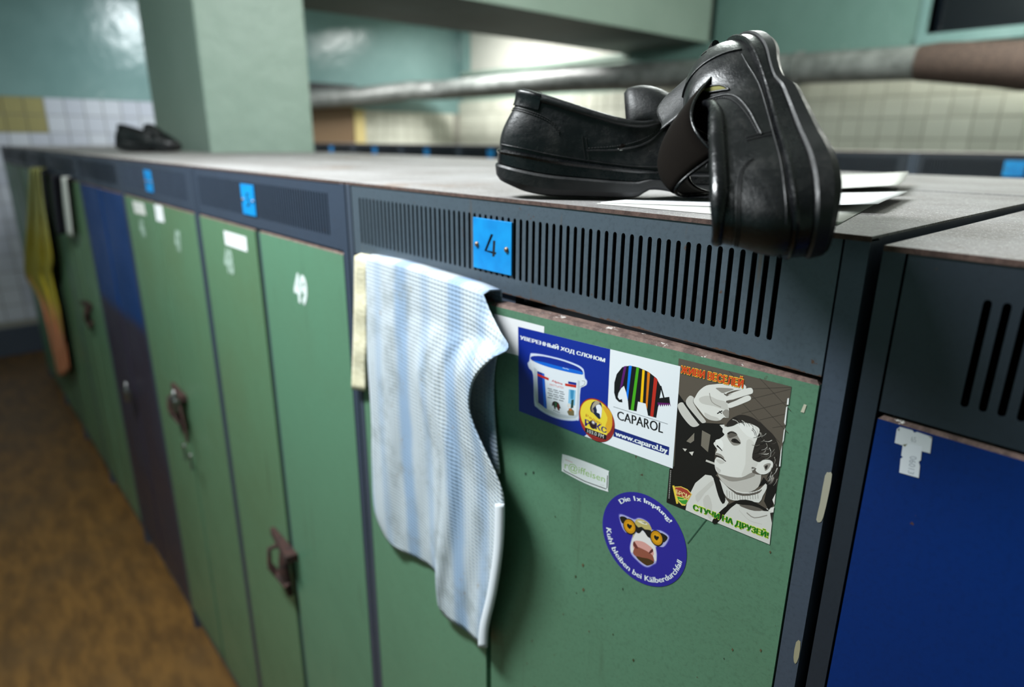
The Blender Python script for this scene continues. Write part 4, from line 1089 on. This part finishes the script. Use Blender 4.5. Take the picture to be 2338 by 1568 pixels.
for cx, cy in ((512, 598), (915, 770)):
    k.poly(ell(cx, cy, 100, 121, .25), (30, 26, 20), 12); k.poly(ell(cx-2, cy-2, 86, 105, .25), (206, 142, 14), 13); k.poly(ell(cx, cy, 60, 72, .25), (226, 160, 20), 14)
    k.poly([(cx-40, cy-38), (cx-15, cy-42), (cx, cy-25), (cx+20, cy-28), (cx+35, cy-8), (cx+10, cy+28), (cx-5, cy+32), (cx-35, cy)], (24, 20, 16), 15, 2)
k.build('round_glasses', cw, 'black round glasses with yellow lenses')

# portrait poster
po = sticker('poster', 'black and white poster of a young man raising his hand, right of the stickers', 'poster', (1670, 1030))
k = Ink(DP, DN, (1500, 800, 3.4088))
SH = [(170, 60), (1048, 280), (1035, 372), (1016, 420), (1005, 560), (985, 700), (972, 780), (960, 900), (925, 1110), (905, 1250), (878, 1508), (75, 1180), (98, 920), (130, 900)]
k.poly(SH, (92, 82, 72), -2); k.build('poster_sheet', po)
DK, D2 = (22, 17, 15), (44, 37, 33)
k.poly([(165, 330), (330, 560), (520, 570), (530, 690), (455, 770), (450, 860), (470, 960), (420, 1000), (300, 1040), (240, 1150), (220, 1240), (75, 1180), (98, 920), (135, 900)], DK, -1)
for a, b in (((560, 160), (1020, 640)), ((800, 215), (1042, 470)), ((420, 150), (960, 720)), ((560, 420), (1040, 300)), ((660, 490), (1030, 395)), ((800, 540), (1012, 490)), ((700, 300), (1045, 285)), ((900, 600), (1000, 585))):
    k.stroke([a, b], 5, (66, 58, 51), -1)
k.poly([(230, 705), (292, 640), (290, 700), (262, 720)], (128, 120, 108), 0); k.poly([(352, 620), (418, 655), (398, 790), (344, 740)], (120, 112, 100), 0); k.poly([(250, 790), (288, 785), (275, 818)], (214, 208, 200), 0)
k.poly([(200, 760), (235, 765), (220, 785)], (200, 194, 186), 0); k.poly([(488, 578), (525, 575), (530, 600), (512, 606)], (226, 222, 216), 0); k.stroke([(382, 855), (455, 882)], 15, (204, 198, 190), 0); k.build('background_print', po)
# hand and cuff
L0, L1, L2, L3 = (228, 224, 218), (204, 199, 192), (150, 143, 135), (98, 90, 83)
k.poly([(165, 418), (205, 405), (260, 480), (330, 565), (304, 592), (262, 585), (205, 520), (170, 460)], (206, 201, 194), 1, 3)
k.poly([(206, 408), (234, 395), (300, 470), (345, 552), (326, 572), (270, 500)], DK, 2); k.poly([(228, 385), (258, 350), (290, 368), (282, 400), (330, 480), (382, 548), (362, 564), (340, 552), (270, 470), (232, 420)], L1, 3, 3)
k.poly([(285, 398), (300, 360), (330, 312), (385, 272), (450, 262), (500, 258), (580, 262), (660, 258), (690, 272), (694, 294), (668, 303), (605, 310), (548, 330), (540, 350), (545, 385), (555, 420), (562, 470), (560, 518), (545, 524), (520, 520), (490, 543), (440, 545), (385, 525), (330, 460)], L0, 3, 3)
k.poly([(540, 352), (605, 322), (715, 290), (745, 300), (744, 332), (695, 348), (620, 372), (550, 392), (535, 375)], L0, 4, 3)
k.poly([(556, 412), (640, 376), (700, 350), (728, 356), (730, 382), (682, 406), (605, 436), (562, 446)], L0, 4, 3)
k.poly([(400, 350), (470, 380), (540, 400), (552, 460), (500, 450), (440, 430), (350, 410), (330, 370)], L1, 5, 3)
k.poly([(460, 290), (530, 290), (600, 300), (540, 322), (510, 330), (480, 310)], L2, 5, 3); k.poly([(520, 330), (560, 345), (600, 325), (545, 355)], L3, 6, 2); k.poly([(540, 390), (600, 380), (660, 366), (560, 410)], L3, 6, 2)
k.poly([(510, 480), (540, 455), (562, 470), (560, 515), (545, 524), (525, 505)], L2, 5, 2); k.stroke([(470, 490), (490, 478), (510, 468)], 8, DK, 6); k.stroke([(485, 470), (505, 490)], 6, D2, 6)
k.stroke([(410, 330), (430, 400), (500, 440)], 5, L2, 6, 3); k.poly([(385, 525), (440, 545), (490, 543), (470, 520), (420, 505), (370, 480)], L1, 5, 2); k.build('raised_hand', po)
# head
k.poly([(555, 585), (520, 598), (512, 632), (526, 655), (480, 692), (443, 718), (452, 742), (470, 770), (456, 800), (466, 826), (452, 850), (450, 885), (462, 935), (500, 968), (560, 985), (640, 990), (740, 960), (830, 960), (900, 900), (860, 640), (700, 550)], L0, 7, 4)
k.poly([(480, 960), (560, 985), (640, 988), (740, 945), (770, 958), (812, 965), (790, 1060), (700, 1105), (600, 1085), (520, 1030), (490, 990)], (196, 190, 183), 6, 3)
k.poly([(470, 955), (560, 978), (660, 985), (745, 945), (760, 975), (650, 1010), (560, 1012)], L2, 8, 3); k.poly([(740, 905), (780, 920), (810, 965), (745, 950)], L3, 8, 2)
k.poly([(700, 700), (760, 720), (790, 860), (740, 940), (660, 975), (690, 880)], (214, 209, 202), 8, 3); k.poly([(630, 570), (700, 570), (760, 600), (770, 680), (700, 660)], (238, 235, 230), 8, 3)
k.poly([(545, 660), (560, 632), (600, 628), (640, 680), (652, 725), (600, 738), (566, 705)], L2, 9, 3); k.poly([(556, 655), (600, 632), (628, 655), (600, 670), (565, 680)], L3, 10, 3)
k.stroke([(552, 648), (580, 634), (618, 645)], (14, 8), D2, 11, 3); k.poly([(578, 700), (600, 684), (626, 698), (648, 722), (610, 718), (590, 712)], D2, 11, 2); k.poly([(596, 692), (612, 692), (618, 706), (602, 710)], DK, 12, 2); k.stroke([(585, 690), (615, 688), (650, 720)], 6, DK, 13, 3)
k.stroke([(468, 738), (490, 758), (510, 780)], (12, 5), DK, 9, 2); k.poly([(455, 700), (500, 690), (520, 740), (505, 770), (480, 745)], (240, 237, 232), 8, 3)
k.stroke([(456, 816), (500, 832), (538, 862)], (14, 6), D2, 9, 3); k.poly([(460, 845), (500, 850), (530, 868), (490, 880)], L1, 9, 2); k.poly([(455, 795), (500, 806), (528, 842), (480, 826)], L2, 8, 2); k.poly([(455, 900), (500, 930), (480, 955)], L1, 8, 2)
k.poly([(800, 900), (815, 870), (850, 850), (890, 856), (906, 880), (895, 920), (860, 955), (815, 962), (780, 945), (770, 925)], L0, 14, 3); k.poly([(832, 892), (862, 876), (888, 880), (872, 915), (846, 935), (838, 915)], L2, 15, 3); k.poly([(840, 900), (866, 890), (852, 925)], D2, 16, 2)
k.build('face', po)
HR = [(540, 590), (560, 548), (610, 512), (665, 498), (740, 518), (800, 555), (860, 610), (910, 660), (945, 740), (958, 830), (955, 900), (940, 985), (900, 1035), (870, 1020), (862, 970), (900, 910), (906, 875), (880, 850), (830, 848), (800, 865), (770, 858), (742, 832), (760, 740), (790, 660), (800, 610), (760, 580), (700, 560), (640, 562), (590, 585)]
k.poly(HR, D2, 13, 3)
rnd = random.Random(11)
for q in range(46):
    t = rnd.random(); x = 590+t*340; y = 520+t*t*300+rnd.uniform(-8, 60)*(.3+t)
    if q > 22: x = rnd.uniform(770, 935); y = rnd.uniform(640, 850)
    l = rnd.uniform(30, 70); a = .35+1.0*t if q <= 22 else rnd.uniform(-.5, .3)+2.6
    k.stroke([(x, y), (x+l*.5*math.cos(a), y+l*.5*math.sin(a)), (x+l*math.cos(a+.3), y+l*math.sin(a+.3))], (rnd.uniform(3, 7), 1.5), rnd.choice([L1, L2, L2, L3, DK, DK]), 17, 2)
for q in range(12):
    x = rnd.uniform(870, 945); y = rnd.uniform(900, 1000); k.stroke([(x, y), (x-12, y+30), (x-30, y+52)], (6, 1.5), rnd.choice([L1, L2, DK]), 17, 2)
k.build('hair', po)
# clothes
k.poly([(225, 1240), (240, 1150), (300, 1030), (378, 965), (425, 972), (455, 1010), (490, 1090), (560, 1180), (480, 1300), (438, 1335)], (218, 214, 208), 9); k.poly([(470, 1340), (530, 1260), (620, 1190), (700, 1215), (800, 1240), (915, 1215), (905, 1260), (878, 1508)], (214, 210, 204), 9)
k.poly([(300, 1130), (350, 1080), (430, 1010), (440, 1040), (370, 1110), (320, 1180)], L1, 10, 2); k.poly([(360, 1160), (400, 1120), (430, 1200), (420, 1320), (380, 1250)], L1, 10, 2); k.stroke([(700, 1260), (760, 1300), (860, 1280)], 8, L2, 10, 3); k.stroke([(640, 1240), (720, 1320), (820, 1350)], 6, L1, 10, 3)
k.poly([(485, 1000), (530, 1040), (620, 1090), (720, 1102), (800, 1080), (848, 1032), (856, 1070), (825, 1130), (795, 1182), (700, 1165), (600, 1165), (545, 1140), (510, 1080)], (220, 216, 210), 11, 2)
for q in range(13): x = 545+q*20; k.stroke([(x, 1085+28*math.sin(q*.25)), (x+4, 1150+10*math.sin(q*.25))], 4, L2, 12)
k.poly([(530, 1040), (620, 1100), (720, 1112), (800, 1090), (820, 1075), (800, 1105), (720, 1128), (620, 1118)], L3, 12, 2)
k.poly([(440, 975), (480, 985), (512, 1075), (535, 1160), (512, 1192), (480, 1130), (455, 1040)], DK, 12, 2); k.poly([(455, 1290), (520, 1225), (580, 1185), (650, 1160), (740, 1168), (850, 1228), (868, 1248), (800, 1240), (700, 1210), (620, 1190), (540, 1262), (470, 1342), (430, 1335)], DK, 12, 2)
k.poly([(640, 1200), (740, 1205), (830, 1240), (760, 1245), (690, 1225)], L3, 13, 2); k.poly([(790, 1060), (832, 985), (870, 1030), (935, 1000), (925, 1110), (905, 1200), (870, 1242), (835, 1170), (858, 1070), (848, 1030)], DK, 10); k.poly([(900, 1160), (925, 1110), (915, 1200)], L0, 11); k.poly([(870, 1245), (912, 1212), (908, 1258)], L0, 11); k.poly([(882, 1262), (905, 1258), (895, 1340)], D2, 11)
k.build('clothes', po)
# torn white right edge
for q in ([(1030, 368), (1018, 372), (1012, 420), (1026, 420)], [(1018, 430), (1008, 440), (992, 560), (1002, 580)], [(1000, 600), (990, 620), (978, 720), (988, 700)], [(976, 732), (966, 780), (952, 900), (962, 900)]): k.poly(q, (240, 240, 238), 18)
k.build('torn_edge', po)
# flag badge and captions
k.poly([(122, 1050), (136, 1048), (168, 1188), (154, 1192)], (238, 206, 70), 14); k.poly([(138, 1058), (190, 1056), (240, 1078), (274, 1116), (222, 1206), (196, 1204), (160, 1165)], (238, 206, 90), 13)
k.poly([(142, 1064), (190, 1062), (236, 1084), (266, 1116), (246, 1158), (200, 1138), (156, 1128)], (168, 60, 46), 14); k.poly([(158, 1134), (200, 1144), (243, 1164), (226, 1196), (196, 1190), (168, 1162)], (60, 150, 50), 14); k.stroke([(172, 1156), (200, 1160), (226, 1156)], 7, (200, 224, 120), 15, 2)
k.text('БРСМ', [(150, 1078), (258, 1122), (244, 1156), (152, 1112)], (248, 226, 150), 16, .03); k.build('flag_emblem', po)
k.text('ЖИВИ ВЕСЕЛЕЙ', [(192, 102), (678, 206), (668, 290), (190, 172)], (248, 196, 60), 18, fat=.075).text('ЖИВИ ВЕСЕЛЕЙ', [(192, 102), (678, 206), (668, 290), (190, 172)], (206, 60, 24), 19, .06)
k.build('upper_caption', po)
k.text('СТУЧИ НА ДРУЗЕЙ!', [(288, 1182), (872, 1400), (862, 1466), (284, 1245)], (214, 232, 60), 18, fat=.075).text('СТУЧИ НА ДРУЗЕЙ!', [(288, 1182), (872, 1400), (862, 1466), (284, 1245)], (20, 110, 24), 19, .06)
k.build('lower_caption', po)
for q in range(16):
    y = 930+q*14; k.stroke([(110-q*.9, y), (109-q*.9, y+9)], 7, (170, 166, 160), 18)
k.build('fine_print', po)['kind'] = 'stuff'

# torn price labels on the blue door
lb1 = thing('paper_label', onY((2080, 1000)), 'torn white paper label crosswise at the top of the blue door', 'label')
k = Ink((0, 0, T), (0, -1, 0), (2010, 950, 9.753))
k.poly([(370, 285), (440, 232), (720, 310), (760, 365), (820, 345), (1158, 460), (1112, 825), (925, 775), (480, 640), (322, 590)], (206, 208, 212), 1); k.build('label_sheet', lb1)
k.text('65', [(690, 440), (800, 470), (795, 590), (685, 560)], (150, 154, 160), 2); k.poly([(385, 300), (438, 255), (425, 330)], (96, 104, 96), 2); k.poly([(1070, 450), (1158, 460), (1150, 500)], (140, 136, 124), 2); k.build('lettering', lb1)
lb2 = thing('paper_label', onY((2075, 1050)), 'white paper label hanging lengthwise below the torn one on the blue door', 'label')
k.poly([(500, 650), (620, 605), (935, 665), (905, 975), (858, 1010), (885, 1100), (858, 1370), (425, 1250), (455, 940), (508, 905), (468, 870)], (214, 216, 222), 4); k.build('label_sheet', lb2)
k.text('06013', [(660, 880), (660, 1280), (770, 1280), (800, 900)], (150, 154, 164), 5, 0.0, lambda u, v: bil([(820, 900), (745, 1300), (615, 1260), (660, 880)], u, v)); k.poly([(500, 630), (610, 612), (545, 680)], (112, 110, 86), 6); k.build('lettering', lb2)
# labels on the doors further on
for nm, q, lbl in (('a', [(511, 526), (562, 541), (565, 575), (515, 558)], 'white paper label near the top of the door left of the number 49 door'),
                   ('b', [(352, 466), (370, 470), (376, 508), (358, 504)], 'upright white paper label on the farther pair of green doors, right of the two'),
                   ('c', [(302, 458), (328, 464), (334, 492), (308, 486)], 'pale smudged paper label on the farther pair of green doors, left of the two')):
    lo = thing('paper_label', onY(q[0]), lbl, 'label'); k = Ink((0, 0, T), (0, -1, 0)); k.poly(q, M['paper'] if nm != 'c' else M['paper_dull'], 4); k.build('label_sheet', lo)
    for j in range(2): k.stroke([(q[0][0]+5, q[0][1]+9+j*9), (q[1][0]-8, q[1][1]+6+j*9)], 1.6, (180, 184, 188), 6)
    k.build('lettering', lo)
# cream paint drips on the near post and the door edge
k = Ink((0, 0, T), (0, -1, 0))
k.poly([(1864, 1186), (1872, 1150), (1884, 1085), (1893, 1078), (1900, 1082), (1893, 1125), (1880, 1180), (1872, 1192)], (158, 153, 136), 0, 2); k.build('paint_drip', near['root']); k.poly([(1812, 1500), (1818, 1465), (1828, 1464), (1824, 1500), (1816, 1515)], (150, 142, 116), 0, 2); k.build('paint_drip', near['root'])
k = Ink(DP, DN); k.poly([(1828, 940), (1836, 922), (1842, 924), (1836, 942)], (196, 190, 170), 0); k.stroke([(1570, 1240), (1625, 1170)], 2, (48, 84, 66), 0)
for q in range(26):
    x, y = random.uniform(1180, 1780), random.uniform(1000, 1540); r_ = random.uniform(1.2, 3.0); k.poly([(x-r_, y), (x, y-r_*1.5), (x+r_, y), (x, y+r_*2)], random.choice([(66, 70, 44), (52, 66, 52), (96, 84, 60)]), -2)
o = k.mb.build('paint_chip', None); o.parent = near['door1']; o['kind'] = 'stuff'

# ------------------------------------------------------------------ padlocks and keys
def padlock(loc, label, s=1.0, body='steel'):
    t = thing('padlock', loc, label, 'padlock'); x, y, z = loc
    MB().box((x-.02*s, y-.009*s, z-.05*s), (x+.02*s, y+.009*s, z-.012*s), M[body]).build('lock_body', t, bevel=.004*s)
    MB().tube([(x+.013*s*math.cos(a), y, z-.014*s+.026*s*max(0, math.sin(a))) for a in [math.pi*i/12 for i in range(13)]], .0035*s, M['steel'], 8).build('shackle', t)
padlock(tuple(onY((396, 900), -.035)), 'steel padlock on the rusty hasp two lockers left of the number 49', 1.1)
padlock(tuple(onY((287, 880), -.03)), 'steel padlock on the purplish blue locker', 1.3)
kb = thing('key_bunch', tuple(onY((418, 960), -.03)), 'bunch of keys on a cord hanging below the farther padlock', 'keys')
a, b = onY((410, 925), -.03), onY((428, 1010), -.03)
MB().tube([a, a.lerp(b, .5)+Vector((.01, 0, 0)), b], .004, M['rust_dark'], 6).build('cord', kb)
for px in ((420, 1020), (434, 1042)):
    c = onY(px, -.035); mb = MB().tube([(c.x, c.y-.002, c.z), (c.x, c.y+.002, c.z)], .012, M['steel'], 12); mb.tube([(c.x, c.y, c.z-.01), (c.x+.004, c.y, c.z-.045)], .004, M['steel'], 6); mb.build('key', kb)
